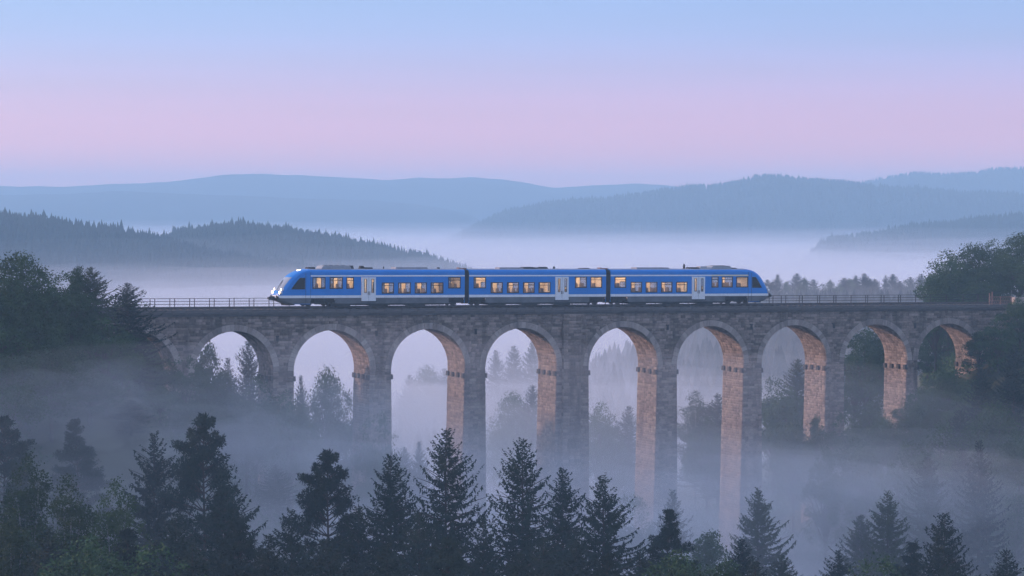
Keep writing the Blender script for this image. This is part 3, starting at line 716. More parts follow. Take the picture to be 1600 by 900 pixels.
    # double-leaf doors
    for y, rot in ((-HWd, 0), (HWd, math.pi)):
        for k in range(2):
            w = (d1 - d0) / 2 - .03; hgt = 2.37; bx = d0 + .02 + k * ((d1 - d0) / 2)
            g = Geo(); gl = (.24 * w / .72 + .02, w - .2, .82, 2.2)
            for bx0, bx1, z0, z1 in ((0, gl[0], 0, hgt), (gl[1], w, 0, hgt), (gl[0], gl[1], 0, gl[2]), (gl[0], gl[1], gl[3], hgt)): g.box(bx0, bx1, -.035, .03, z0, z1)
            dr = link('door', g.mesh('door', M['white']), train); dr.location = (bx if rot == 0 else bx + w, y, .53); dr.rotation_euler = (0, 0, rot)
            fg = frame_geo(gl[1] - gl[0], gl[3] - gl[2], .05, .05); fo = link('window_frame', fg.mesh('window_frame', M['frame']), dr); fo.location = (gl[0], 0, gl[2])
            pg = Geo(); pg.box(gl[0] + .04, gl[1] - .04, -.012, 0, gl[2] + .04, gl[3] - .04); link('pane', pg.mesh('pane', M['glass']), dr)
            hg = Geo(); hx = w - .09 if k == 0 else .05; hg.box(hx, hx + .045, -.07, -.036, .62, .95); link('handle', hg.mesh('handle', M['frame']), dr)
        g = Geo(); m_ = (d0 + d1) / 2; yy = y - .012 if rot == 0 else y + .012
        g.box(m_ - .028, m_ + .028, min(y, yy), max(y, yy) + .004, .53, 2.9); g.box(d0 - .06, d1 + .06, min(y, yy) - .1, max(y, yy), .44, .52); link('door_step', g.mesh('door_step', M['rubber']), train)
    # skirt panels hang below the sill, with gaps
    g = Geo(); nk = 6
    for q in cut: g.box(q[0] + .01, q[1] - .01, -1.0, 1.0, .56, .83); g.box(q[0] + .01, q[1] - .01, -.60, .60, .28, .555)  # black boxes added to keep the bogie cutouts dark
    for k in range(nk):
        x0 = a + 2.2 + (b - a - 4.4) * k / nk; x1 = a + 2.2 + (b - a - 4.4) * (k + 1) / nk - .04
        g.box(x0, x1, -HWd + .03, HWd - .03, .07 + .05 * (k % 2), .285)
    link('underframe', g.mesh('underframe', M['black']), train)
    # nose with windscreen
    if c['nose']:
        sg = c['nose']; xe = a if sg < 0 else b; edge = sx(485) if sg < 0 else sx(1169)
        NP = [(0.25, 1.85), (0.29, 2.05), (0.50, 2.62), (0.86, 2.92), (1.11, 2.90), (1.30, 2.85), (1.60, 2.70), (1.85, 2.52), (2.2, 2.27), (2.6, 1.95), (2.9, 1.66), (3.11, 1.40), (3.30, 1.08), (3.45, .76), (3.57, .42), (3.66, .12), (3.70, 0.0)]
        NL = 2.95 if sg < 0 else abs(sx(1200.5) - sx(1169)); ks = NL / 2.92
        ts = np.concatenate([[-1], np.linspace(-.97, -.8, 3), np.linspace(-.65, .65, 7), np.linspace(.8, .97, 3), [1]])
        def hw(z): return HWd * float(np.interp(z, [0, 3.36, 3.47, 3.57, 3.645, 3.70], [1, 1, .985, .94, .85, .66]))
        g = Geo(); rows = []
        for z, n_ in NP:
            n_ *= ks; rows.append([(edge + sg * (n_ + min(n_, 0.42) * (1 - abs(t) ** 3.0) - 0.22 * min(1, n_) * abs(t) ** 10), t * hw(z) * (1 - .03 * min(1, n_)), z) for t in ts])
        def nm(i, j):
            z = (NP[i][0] + NP[i + 1][0]) / 2; t = abs((ts[j] + ts[j + 1]) / 2)
            if 1.62 < z < 3.0 and t < .84: return 4
            if z < .86: return 2
            if z < 1.11: return 1
            return 0
        g.grid(rows, nm, flip=sg > 0)
        for si, y0 in ((0, -1), (-1, 1)):      # side cheeks back to the seam
            for r0, r1, (z0, n0), (z1, n1) in zip(rows, rows[1:], NP, NP[1:]):
                q = [(edge, y0 * hw(z0), z0), r0[si], r1[si], (edge, y0 * hw(z1), z1)]
                g.poly(q if (sg * y0 < 0) else q[::-1], zband((z0 + z1) / 2) if z1 < 1.2 else 0)
        tp = rows[-1]; g.poly([(edge, 0, 3.73)] + tp if sg < 0 else ([(edge, 0, 3.73)] + tp)[::-1], 3)
        g.poly(rows[0] + [(edge, HWd, .25), (edge, -HWd, .25)], 2)
        nose = link('cab_nose', g.mesh('cab_nose', MATS), train); me = nose.data
        for p_ in me.polygons: p_.use_smooth = p_.material_index in (4,)
        # cab side window, both sides
        def nz(z): return float(np.interp(z, [q[0] for q in NP], [q[1] for q in NP])) * ks
        zs_ = np.linspace(1.72, 2.86, 9); in0 = 0.55 * ks
        for y0 in (-1, 1):
            pts = [(edge + sg * (in0 + .02), z) for z in (1.72, 2.86)]
            cur = [(edge + sg * max(in0 + .03, (nz(z) - .62 * ks)), z) for z in zs_[::-1]]
            poly = [pts[0], pts[1]] + cur
            for nm_, off, mt, sc_ in (('cab_window_frame', .012, M['frame'], 1.0), ('cab_window', .022, M['cabglass'], .9)):
                cx = sum(p[0] for p in poly) / len(poly); cz = sum(p[1] for p in poly) / len(poly)
                pp = [(cx + (x - cx) * sc_, y0 * (HWd + off), cz + (z - cz) * sc_) for x, z in poly]
                g = Geo(); g.poly(pp); qq = [(x, y0 * (HWd - .06), z) for x, y, z in pp]
                for k in range(len(pp)): g.poly([pp[k], pp[(k + 1) % len(pp)], qq[(k + 1) % len(pp)], qq[k]])
                link(nm_, g.mesh(nm_, mt), train)
        g = Geo(); sm = edge + sg * .50 * ks; g.box(sm - .012, sm + .012, -HWd - .008, -HWd + .02, .30, 3.3); link('panel_seam', g.mesh('panel_seam', M['rubber']), train)
        g = Geo(); g.box(edge - .012, edge + .012, -HWd - .008, -HWd + .02, .30, 3.4); link('panel_seam', g.mesh('panel_seam', M['rubber']), train)
        # lamps
        lit = sg < 0
        for y0 in (-1, 1):
            for nm_, z, rr, in_, f in (('headlight', 1.40, .145, .05, 1), ('marker_light', 1.70, .09, .06, 1)):
                n_ = nz(z) + .42 * (1 - .72 ** 3) * 1.0; g = Geo(); pts = []
                xx = edge + sg * (n_ + .06)
                cx = (xx, y0 * .80 * HWd, z)
                g.tube([(xx - sg * .20, cx[1], z), (xx + sg * .03, cx[1], z)], rr, 12)
                ho = link(nm_, g.mesh(nm_, M['head'] if lit else M['chrome']), train)
                g = Geo(); g.tube([(xx - sg * .24, cx[1], z), (xx - sg * .01, cx[1], z)], rr + .05, 12); link('surround', g.mesh('surround', M['chrome']), ho)
        g = Geo(); z = 3.52; xx = edge + sg * (nz(z) + .25); g.tube([(xx - sg * .25, 0, z - .02), (xx + sg * .16, 0, z - .02)], .125, 12); link('top_headlight', g.mesh('top_headlight', M['head'] if lit else M['chrome']), train)
        g = Geo(); z0 = 1.65
        for k in range(1):
            g.tube([(edge + sg * (nz(1.62) + .44), -.25, 1.62), (edge + sg * (nz(2.1) + .46), -.05, 2.1), (edge + sg * (nz(2.5) + .44), .1, 2.5)], .022, 5)
            g.tube([(edge + sg * (nz(2.1) + .47), -.35, 2.0), (edge + sg * (nz(2.6) + .45), .05, 2.62)], .03, 5)
        link('wiper', g.mesh('wiper', M['frame']), train)
        # coupler and snow plough
        g = Geo(); xx = edge + sg * (nz(.8) + .1)
        ax = sorted((xx - sg * .7, xx + sg * .55)); g.box(ax[0], ax[1], -.30, .30, .62, 1.02, tap=.06)
        cp = link('coupler', g.mesh('coupler', M['black']), train)
        g = Geo(); g.tube([(xx + sg * .50, 0, .82), (xx + sg * .86, 0, .82)], [.22, .16], 10); g.box(min(xx + sg * .7, xx + sg * .95), max(xx + sg * .7, xx + sg * .95), -.24, .24, .70, .94); link('coupler_head', g.mesh('coupler_head', M['black']), cp)
        for y0 in (-.85, .85):
            g = Geo(); x2 = edge + sg * (nz(.9) - .05); g.tube([(x2, y0, .93), (x2 + sg * .42, y0, .93), (x2 + sg * .44, y0, .93), (x2 + sg * .52, y0, .93)], [.09, .09, .2, .18], 10); link('buffer', g.mesh('buffer', M['black']), train)
        g = Geo(); x2 = edge + sg * (nz(.5) - .5)
        g.poly([(x2, -1.0, .12), (x2 + sg * .45, 0, .12), (x2 + sg * .5, 0, .48), (x2, -1.05, .5)]); g.poly([(x2, 1.0, .12), (x2 + sg * .45, 0, .12), (x2 + sg * .5, 0, .48), (x2, 1.05, .5)]); g.box(min(x2 - sg * .6, x2), max(x2 - sg * .6, x2), -1.0, 1.0, .14, .5)
        link('snow_plough', g.mesh('snow_plough', M['black']), train)
# bellows between the cars
for p0, p1 in ((725.8, 732.8), (946.8, 954)):
    a, b = sx(p0), sx(p1); g = Geo(); n = 6; rows = []
    shp = [(-1, .42), (-1, 3.3), (-.86, 3.6), (-.5, 3.68), (.5, 3.68), (.86, 3.6), (1, 3.3), (1, .42)]
    for k in range(2 * n + 1):
        q = .985 if k % 2 else .93; rows.append([(a + (b - a) * k / (2 * n), y * HWd * q, 1.9 + (z - 1.9) * q) for y, z in shp])
    g.grid(rows); link('bellows', g.mesh('bellows', M['rubber']), train)
    g = Geo(); g.box(a - .1, b + .1, -.5, .0, 3.60, 3.80, tap=.05); g.box(a - .25, a - .05, -.3, .3, 3.7, 3.84); link('roof_joint', g.mesh('roof_joint', M['red_iron']), train)
# bogies
wg = Geo(); wg.tube([(0, -.07, 0), (0, .07, 0)], .40, 18); wg.tube([(0, -.10, 0), (0, -.06, 0)], .13, 10); WHEEL = wg.mesh('wheel', M['steel'])
for p, ww in ((500, 1.75), (729.3, 2.15), (950.4, 2.15), (1155, 1.75)):
    xx = sx(p); bo = Geo()
    for y0 in (-1, 1):
        ya, yb = (y0 * 1.02 - .06, y0 * 1.02 + .06); bo.box(xx - ww * .95, xx + ww * .95, ya, yb, .42, .66, tap=.03)
        bo.box(xx - .5, xx + .5, ya - .02, yb + .02, .22, .44, tap=.02)
        for k in (-1, 1): bo.box(xx + k * ww * .62 - .22, xx + k * ww * .62 + .22, ya - .05, yb + .05, .24, .56, tap=.03); bo.tube([(xx + k * ww * .3, y0 * 1.1, .35), (xx + k * ww * .3, y0 * 1.1, .8)], .1, 8)
    bo.box(xx - .35, xx + .35, -1.0, 1.0, .35, .62); bo.box(xx - ww * .95, xx + ww * .95, -1.12, 1.12, .50, .84)
    o = link('bogie', bo.mesh('bogie', M['black']), train)
    for k in (-1, 1):
        for y0 in (-.74, .74): w = link('wheel', WHEEL, o); w.location = (xx + k * ww * .62, y0, .40)
# roof equipment: (name, px0, px1, height, half width, material)
for nm_, p0, p1, hgt, hwid, mt in (('roof_hatch', 485, 497, .22, .5, 'black'), ('air_conditioner', 503, 551, .48, .85, 'unit'), ('exhaust_box', 552, 558.5, .38, .3, 'black'), ('exhaust_box', 567.5, 575, .36, .3, 'black'), ('roof_vent', 575, 587, .20, .5, 'black'),
                            ('antenna', 605, 607, .28, .05, 'black'), ('roof_unit', 621, 672, .22, .7, 'roof'), ('roof_vent', 690, 694, .2, .2, 'black'), ('roof_unit', 784, 822, .20, .6, 'roof'), ('roof_unit', 823, 840, .24, .6, 'black'), ('roof_vent', 841, 848, .2, .4, 'black'), ('roof_vent', 849, 862, .25, .4, 'black'),
                            ('antenna', 872, 875, .30, .06, 'black'), ('roof_vent', 913, 927, .14, .4, 'black'), ('roof_unit', 998, 1050, .20, .7, 'roof'), ('exhaust_pipe', 1076, 1079, .55, .11, 'black'), ('roof_vent', 1083, 1098, .22, .5, 'black'),
                            ('roof_vent', 1099, 1111, .32, .5, 'unit'), ('air_conditioner', 1113, 1146, .46, .85, 'unit'), ('roof_hatch', 1147.5, 1158, .16, .4, 'black')):
    x0, x1 = sx(p0), sx(p1); zb = 3.70; g = Geo(); k = min(.10, hgt * .3)
    if nm_ == 'air_conditioner':
        n0 = len(g.v); L_ = x1 - x0
        pr = [(x0, 0), (x0 + .18, hgt * .75), (x0 + .4, hgt), (x1 - .25, hgt), (x1 - .05, hgt * .7), (x1, 0)]
        f0 = [(x, -hwid, zb - .12 + z) for x, z in pr]; f1 = [(x, hwid, zb - .12 + z) for x, z in pr]
        g.poly(f0); g.poly(f1[::-1]); [g.poly([f0[(q + 1) % 6], f0[q], f1[q], f1[(q + 1) % 6]]) for q in range(6)]
    else: g.box(x0, x1, -hwid, hwid, zb - .06, zb + hgt - .04, tap=min(k, (x1 - x0) * .3, hwid * .4))
    o = link(nm_, g.mesh(nm_, M[mt]), train)
    if nm_ == 'air_conditioner':
        for q in range(4):
            g = Geo(); xx = x0 + .7 + (x1 - x0 - 1.2) * q / 3.2; g.tube([(xx, 0, zb + hgt - .125), (xx, 0, zb + hgt - .09)], .24, 12); link('fan_cover', g.mesh('fan_cover', M['black']), o)

# ------------------------------------------------------------------ trees of the photograph
FG = 'dark trees in front of the viaduct at the foot of the picture'
for a in (
    ('pine', 6, 655, 196, 'pine cut off by the left picture edge above the birches', 1), ('spruce', 32, 624, 218, 'tall slightly misty spruce second from the left edge', 1),
    ('pine', 118, 658, 205, 'dark pine with a narrow blunt top above the birches', 2), ('pine', 150, 694, 226, 'lower fog-greyed pine just behind the narrow blunt-topped pine', 0),
    ('spruce', 192, 666, 243, 'pale fog-veiled spruce behind the gap in the left pines', 3), ('pine', 241, 681, 194, 'dark layered pine left of the tallest left pine', 0),
    ('pine', 318, 652, 192, 'tallest dark pine of the left group with an irregular flat-layered top', 1), ('pine', 352, 742, 186, 'broad dark pine shouldering the tallest left pine on its right', 3),
    ('spruce', 371, 671, 262, 'faintest grey spruce almost lost in fog right of the tallest pine', 3), ('spruce', 430, 727, 232, 'misty slender spruce between the left pines and the wide pine', 1),
    ('pine', 512, 708, 192, 'wide dark pine with two uneven tops left of the three big spruces', 1), ('spruce', 611, 709, 190, 'first of the three big dark spruces with a slender tip', 0),
    ('spruce', 697, 673, 190, 'highest dark spruce in the middle with long upswept boughs', 2), ('spruce', 816, 688, 190, 'dark spruce with open drooping boughs right of the highest spruce', 2),
    ('spruce', 880, 733, 200, 'narrower dark spruce squeezed beside the spruce with drooping boughs', 1), ('pine', 942, 748, 194, 'dark rounded pine right of the row of big spruces', 3),
    ('broad', 985, 780, 246, 'misty green round tree peeping out behind the rounded pine', 1), ('spruce', 1051, 766, 232, 'thin misty spruce tip rising behind a dark pine', 3),
    ('pine', 1045, 799, 198, 'dark pine in front of the thin misty spruce tip', 2), ('larch', 1185, 767, 219, 'grey green larch standing alone right of centre', 0),
    ('larch', 1345, 806, 224, 'olive larch leaning on the taller twin at its right', 1), ('larch', 1387, 771, 221, 'taller olive larch of the pair at lower right', 0),
    ('spruce', 1475, 801, 186, 'sharp dark spruce right of the olive larch pair', 0), ('spruce', 1573, 858, 184, 'small spruce tip in the bottom right corner', 4),
    ('birch', 45, 722, 178, 'yellow green birch nearest the left edge', 0), ('birch', 105, 750, 172, 'birch with a pale visible trunk in the lower left', 1),
    ('birch', 182, 760, 176, 'small green birch right of the pale-trunked birch', 0),
    ('spruce', 275, 800, 172, 'dark spruce low below the tallest left pine', 4), ('pine', 455, 800, 178, 'low dark pine left under the wide two-topped pine', 0),
    ('spruce', 560, 790, 180, 'low dark spruce filling between the wide pine and the first big spruce', 0), ('spruce', 655, 800, 176, 'low dark spruce under the left boughs of the highest spruce', 4),
    ('spruce', 755, 810, 178, 'low dark spruce between the highest spruce and the drooping one', 1), ('pine', 900, 850, 172, 'low dark pine below the rounded pine', 3),
    ('broad', 1108, 838, 214, 'dim round bush-like tree between the dark pine and the lone larch', 3), ('spruce', 1160, 842, 200, 'short dark spruce at the left foot of the lone larch', 4),
    ('larch', 1222, 868, 212, 'short larch at the right foot of the lone larch', 1), ('pine', 1310, 862, 210, 'short dark pine left below the olive larch pair', 0), ('pine', 1425, 850, 208, 'short dark pine right below the olive larch pair', 2),
    ('birch', 20, 800, 160, 'low green birch in the bottom left corner', 1), ('pine', 200, 830, 160, 'low dark pine below the small green birch', 2), ('pine', 370, 820, 168, 'low dark pine along the bottom right of the tallest left pine', 1),
    ('spruce', 1000, 862, 178, 'low spruce tip right of the rounded pine at the bottom edge', 4), ('spruce', 850, 840, 172, 'low dark spruce at the bottom edge under the narrower spruce', 0),
    ('pine', 75, 830, 156, 'low dark pine under the pale-trunked birch', 3), ('broad', 135, 850, 152, 'low round tree at the bottom left edge', 0), ('pine', 300, 850, 156, 'low dark pine right at the bottom under the tallest left pine', 0),
    ('broad', 240, 860, 150, 'low round tree at the bottom edge under the dark layered pine', 1), ('spruce', 420, 835, 160, 'low dark spruce under the misty slender spruce', 4), ('pine', 510, 845, 160, 'low dark pine at the bottom under the wide pine', 3),
    ('spruce', 605, 850, 158, 'low dark spruce at the bottom under the first big spruce', 1), ('pine', 700, 845, 158, 'low dark pine at the bottom under the highest spruce', 1), ('spruce', 810, 862, 156, 'low dark spruce at the bottom under the drooping spruce', 0),
    ('pine', 950, 870, 158, 'low dark pine at the bottom right of the low pine', 2), ('broad', 1055, 878, 158, 'low round tree at the bottom under the thin misty spruce', 2), ('broad', 1130, 885, 160, 'low round tree at the bottom left of the lone larch', 3),
    ('pine', 1180, 880, 165, 'low dark pine at the bottom under the lone larch', 0), ('broad', 1370, 880, 165, 'low round tree at the bottom under the olive larch pair', 1), ('spruce', 1480, 885, 165, 'low spruce at the bottom under the sharp dark spruce', 4),
): tree(a[0], a[1], a[2], a[3], a[4], FG, a[5])
LS = 'trees on the left bank around the end of the viaduct'
for a in (
    ('broad', 28, 404, 221, 'big round green tree topping the left bank', 2, 1.0), ('broad', -8, 425, 218, 'green tree cut by the left edge high on the bank', 0, 1.0), ('broad', 62, 424, 223, 'green tree tucked right behind the big round left tree', 1, .9),
    ('broad', 97, 431, 226, 'bushy green tree with a flat ragged top on the left bank', 1, 1.0), ('broad', 122, 421, 228, 'slim left top of the twin-topped tree beside the railing', 3, .6), ('larch', 141, 418, 229, 'slim right top of the twin-topped tree where the railing starts', 1, 1.1),
    ('spruce', 199, 443, 233, 'spiky pine standing in front of the left end of the railing', 2, 1.25), ('broad', 50, 470, 222, 'rounded tree below the big round left tree', 2, 1.0), ('broad', 110, 480, 227, 'rounded tree below the flat ragged top', 0, 1.0),
    ('broad', 165, 500, 224, 'dense green tree against the leftmost end of the viaduct wall', 1, 1.0), ('broad', 15, 520, 213, 'dim tree at the left edge just above the fog', 1, 1.0), ('broad', 80, 535, 218, 'dim tree above the fog left of the first arch', 2, 1.0),
    ('broad', 190, 545, 234, 'leafy tree under the spiky pine at the first arch', 3, 1.0), ('broad', 235, 556, 236, 'leafy tree filling the first arch from below', 0, .9), ('broad', 290, 562, 237, 'leafy tree at the foot of the pier right of the first arch', 1, .85),
    ('broad', 140, 580, 222, 'tree half sunk in fog on the left bank', 0, 1.0), ('broad', 345, 585, 239, 'low leafy tree under the second arch from the left', 3, .9), ('broad', 400, 592, 241, 'low leafy tree before the pier right of the second arch', 1, .8),
    ('broad', 324, 545, 262, 'lacy tree in the left half of the second arch', 3, .7), ('spruce', 356, 560, 262, 'small slender spruce in the middle of the second arch', 3, .8), ('spruce', 388, 533, 262, 'ragged spruce in the right half of the second arch', 2, .75),
    ('spruce', 470, 588, 270, 'thin spruce at the left side of the third arch', 3, .6), ('broad', 512, 588, 270, 'lacy broad tree standing in the third arch', 2, .6), ('broad', 541, 618, 272, 'lower lacy tree at the right side of the third arch', 1, .6),
    ('broad', 450, 620, 245, 'fogged tree before the pier left of the third arch', 0, .8), ('broad', 590, 655, 246, 'fogged tree before the pier right of the third arch', 1, .7),
    ('broad', 84, 468, 247, 'dark tree behind the left end of the deck under the flat ragged top', 2, 1.0), ('broad', 36, 466, 250, 'dark tree behind the left end of the deck under the big round left tree', 0, 1.0),  # two trees added out of view to shade the first arch
    ('broad', 206, 484, 256, 'full dark tree just behind the first arch', 2, 1.1), ('broad', 176, 478, 259, 'dark tree behind the deck left of the first arch', 0, 1.1), ('broad', 236, 492, 254, 'dark tree behind the pier between the first two arches', 1, 1.0), ('broad', 262, 505, 258, 'lower dark tree behind the pier between the first two arches', 2, .9),  # trees added to keep the sun off the left arch undersides
    ('broad', 250, 605, 230, 'fog-softened tree on the left bank below the first arch', 3, .9), ('spruce', 40, 590, 222, 'fog-softened spruce on the left bank near the picture edge', 1, 1.0), ('broad', 100, 612, 226, 'pale fogged tree on the left bank above the birches', 1, .9), ('broad', 310, 628, 232, 'pale fogged tree on the left bank below the second arch', 2, .9),
    ('spruce', 205, 625, 224, 'pale fogged spruce on the left bank between two round trees', 0, 1.0), ('broad', 385, 640, 236, 'pale fogged tree on the left bank below the pier after the second arch', 0, .8),
): tree(a[0], a[1], a[2], a[3], a[4], LS, a[5], a[6])
RS = 'trees on the right bank around the end of the viaduct'
for a in (
    ('broad', 1482, 398, 318, 'left oak of the dark clump above the right end of the railing', 0, 1.0), ('broad', 1520, 388, 322, 'second oak of the dark clump above the right railing', 2, 1.0), ('broad', 1556, 380, 322, 'third oak of the dark clump behind the lattice barrier', 0, 1.0), ('broad', 1594, 370, 318, 'tallest oak of the dark clump at the right edge', 2, 1.0),
    ('broad', 1462, 440, 316, 'small oak at the left foot of the dark clump', 3, .8), ('broad', 1625, 395, 312, 'oak cut by the right edge behind the parapet block', 1, 1.0), ('broad', 1540, 425, 314, 'low oak below the second and third of the dark clump', 1, 1.0), ('broad', 1500, 432, 316, 'low oak just behind the right railing', 1, .9),
    ('broad', 1594, 468, 280, 'dark tree in front of the parapet block at the right edge', 0, .8), ('broad', 1560, 498, 278, 'dark tree against the right end of the viaduct wall', 1, .8), ('broad', 1530, 520, 280, 'dark tree covering the right foot of the last arch', 3, .9),
    ('spruce', 1585, 540, 262, 'tall dark spruce at the right edge below the abutment', 1, 1.0), ('spruce', 1535, 575, 262, 'dark spruce left of the tall right-edge spruce', 4, 1.0), ('broad', 1485, 585, 274, 'shadowy tree under the last arch', 2, .9),
    ('broad', 1440, 610, 272, 'shadowy tree before the pier left of the last arch', 0, .9), ('spruce', 1500, 640, 256, 'grey spruce low on the right bank', 0, 1.0), ('broad', 1555, 640, 252, 'dim round tree low at the right edge', 2, .9), ('broad', 1470, 668, 252, 'dim round tree left of the grey bank spruce', 1, .9),
    ('broad', 1401, 618, 284, 'small leafy tree at the foot of the lit pier under the eighth visible arch', 3, .6), ('broad', 1360, 632, 276, 'round green tree below the arch with trees behind it', 0, .8), ('broad', 1320, 650, 272, 'round green tree right of the lit pier with the bush', 1, .8),
    ('broad', 1276, 656, 270, 'small dark bush tree in front of the brightest lit pier', 3, .55), ('broad', 1240, 668, 276, 'fog-greyed tree left of the brightest lit pier', 2, .7), ('spruce', 1530, 690, 236, 'spruce sinking into fog at lower right', 3, 1.0), ('larch', 1450, 715, 240, 'pale larch in the fog below the last arch', 0, 1.0),
    ('broad', 1352, 506, 318, 'bright green tree filling the left of the arch second from the right', 0, .9), ('broad', 1385, 545, 316, 'green tree low behind the arch second from the right', 1, .8), ('broad', 1335, 560, 320, 'darker tree beside the bright green tree behind the arch', 2, .8),
    ('broad', 1470, 500, 322, 'dark tree filling the last arch from behind', 2, 1.0), ('broad', 1505, 520, 318, 'second dark tree behind the last arch', 0, .9), ('broad', 1450, 545, 320, 'third dark tree low behind the last arch', 1, .9),
    ('larch', 1246, 562, 322, 'pointed light green tree behind the arch third from the right', 1, 1.0), ('broad', 1209, 594, 320, 'round grey green tree behind the arch third from the right', 1, .8), ('broad', 1228, 610, 316, 'low tree behind the arch third from the right', 0, .8), ('broad', 1290, 580, 324, 'tree half hidden behind the brightest lit pier', 1, .8),
    ('birch', 1086, 616, 332, 'pale green round tree behind the arch fourth from the right', 0, 1.3), ('pine', 1122, 618, 330, 'dark pine behind the arch fourth from the right', 3, 1.2), ('broad', 1105, 655, 326, 'low misty tree behind the arch fourth from the right', 1, .8),
    ('broad', 938, 636, 352, 'misty tree at the left of the fifth arch from the right', 0, .8), ('spruce', 982, 634, 352, 'misty spruce at the right of the fifth arch from the right', 4, 1.0), ('broad', 960, 668, 350, 'low misty tree in the fifth arch from the right', 1, .7),
    ('spruce', 832, 602, 375, 'fogged spruce seen through the middle arch', 0, 1.0), ('broad', 800, 622, 375, 'fogged round tree seen through the middle arch', 2, .8), ('spruce', 775, 548, 490, 'faintest spruce high in the left of the middle arch', 1, 1.0), ('spruce', 803, 540, 490, 'faint spruce high in the centre of the middle arch', 0, 1.0), ('spruce', 832, 533, 490, 'faint spruce high in the right of the middle arch', 4, 1.0),
    ('spruce', 640, 585, 490, 'very faint spruce in the left of the fourth arch', 0, 1.0), ('broad', 668, 580, 490, 'very faint round tree in the fourth arch', 2, .9), ('spruce', 695, 575, 490, 'very faint spruce in the right of the fourth arch', 4, 1.0), ('spruce', 655, 690, 300, 'dim spruce low in the fog of the fourth arch', 3, .8), ('spruce', 632, 700, 300, 'second dim spruce low in the fog of the fourth arch', 0, .8),
    ('broad', 1590, 600, 268, 'full green tree on the right bank at the picture edge', 1, .9), ('broad', 1520, 612, 266, 'full green tree on the right bank below the last arch', 0, .9), ('broad', 1430, 640, 264, 'full green tree on the right bank under the last pier', 3, .9), ('broad', 1380, 660, 266, 'green tree lower on the bank below the arch with trees behind it', 2, .8),
    ('broad', 1590, 690, 246, 'fog-softened tree low at the right edge', 2, .9), ('spruce', 1505, 700, 246, 'fog-softened spruce low on the right bank', 4, 1.0), ('broad', 1420, 695, 252, 'fog-softened round tree low on the right bank', 1, .8), ('broad', 1340, 690, 258, 'fog-softened tree below the brightest lit pier on its right', 0, .8),
    ('broad', 1290, 705, 256, 'fog-softened bush-like tree below the brightest lit pier', 3, .7),
): tree(a[0], a[1], a[2], a[3], a[4], RS, a[5], a[6])
TLG = 'blue misty treeline behind the right railing'
TL = [(1199, 437, 's'), (1207, 440, 's'), (1215, 429, 's'), (1229, 442, 'b'), (1245, 427, 's'), (1257, 438, 'b'), (1271, 437, 's'), (1285, 445, 'b'), (1297, 441, 'b'), (1311, 445, 'b'), (1319, 434, 's'), (1327, 438, 'b'), (1337, 431, 's'),
      (1351, 427, 's'), (1359, 435, 's'), (1367, 436, 's'), (1384, 430, 'p'), (1395, 428, 's'), (1406, 439, 's'), (1414, 440, 'b'), (1423, 433, 's'), (1439, 428, 's'), (1450, 438, 's')]
ORD = ['first', 'second', 'third', 'fourth', 'fifth', 'sixth', 'seventh', 'eighth', 'ninth', 'tenth', 'eleventh', 'twelfth', 'thirteenth', 'fourteenth', 'fifteenth', 'sixteenth', 'seventeenth', 'eighteenth', 'nineteenth', 'twentieth', 'twenty-first', 'twenty-second', 'twenty-third']
for k, (px, py, t) in enumerate(TL):
    kind = {'s': 'spruce', 'b': 'broad', 'p': 'pine'}[t]
    tree(kind, px, py, 560 + (k * 37 % 30), f"{ORD[k]} blue misty {'spruce' if t == 's' else 'round tree' if t == 'b' else 'pine'} counted from the train tail along the treeline", TLG, None, 1.25 if t == 's' else .6)
# wood that nobody could count: on the rise behind the treeline and low in the valley
n = 2600; P = np.stack([rng.uniform(-20, 190, n), rng.uniform(440, 600, n), np.zeros(n)], -1); P[:, 2] = ground_z(P[:, 0], P[:, 1]) - .3
Hh = rng.uniform(9, 13, n)
lim = CZ - (452 - HY) / F * P[:, 1]            # keeps the mass below the tips of the single trees
Hh = np.minimum(Hh, lim - P[:, 2]); okk = Hh > 3
cone_forest(P[okk], Hh[okk], 'forest', 'blue grey wood on the rise behind the right half of the viaduct')
n = 900; P = np.stack([rng.uniform(-95, 20, n), rng.uniform(470, 560, n), np.zeros(n)], -1); P[:, 2] = ground_z(P[:, 0], P[:, 1]) - .3
cone_forest(P, rng.uniform(8, 14, n), 'forest', 'fog-drowned wood seen faintly through the left arches')

# ------------------------------------------------------------------ undergrowth on the banks
def undergrowth(name, n, fx, label, leaf=0.34):
    C = []
    while len(C) < n:
        x, y = fx(); C.append((x, y, float(ground_z(x, y))))
    C = np.array(C); r = rng; per = 70
    u = unit(r.normal(0, 1, (n, per, 3))); u[:, :, 2] = np.abs(u[:, :, 2])
    P = (C[:, None, :] + u * r.uniform(0.6, 2.3, (n, 1, 1)) * r.uniform(0.5, 1, (n, per, 1))).reshape(-1, 3)
    k = len(P); V, Q = diamonds(P, unit(r.normal(0, 1, (k, 3))), r.uniform(.7, 1.4, k) * leaf, r.uniform(.6, 1.1, k) * leaf * .8, unit(r.normal(0, 1, (k, 3))))
    tag(link(name, np_mesh(name, V, Q, M['broad'])), label, None, None, 'stuff')
undergrowth('undergrowth', 700, lambda: (random.uniform(-75, -12), random.uniform(225, 285)), 'leafy scrub covering the left bank below the viaduct')
undergrowth('undergrowth', 800, lambda: (random.uniform(18, 75), random.uniform(245, 330)), 'leafy scrub covering the right bank below the viaduct')
undergrowth('undergrowth', 700, lambda: (random.uniform(-48, 48), random.uniform(150, 215)), 'dark scrub between the trees at the foot of the picture')

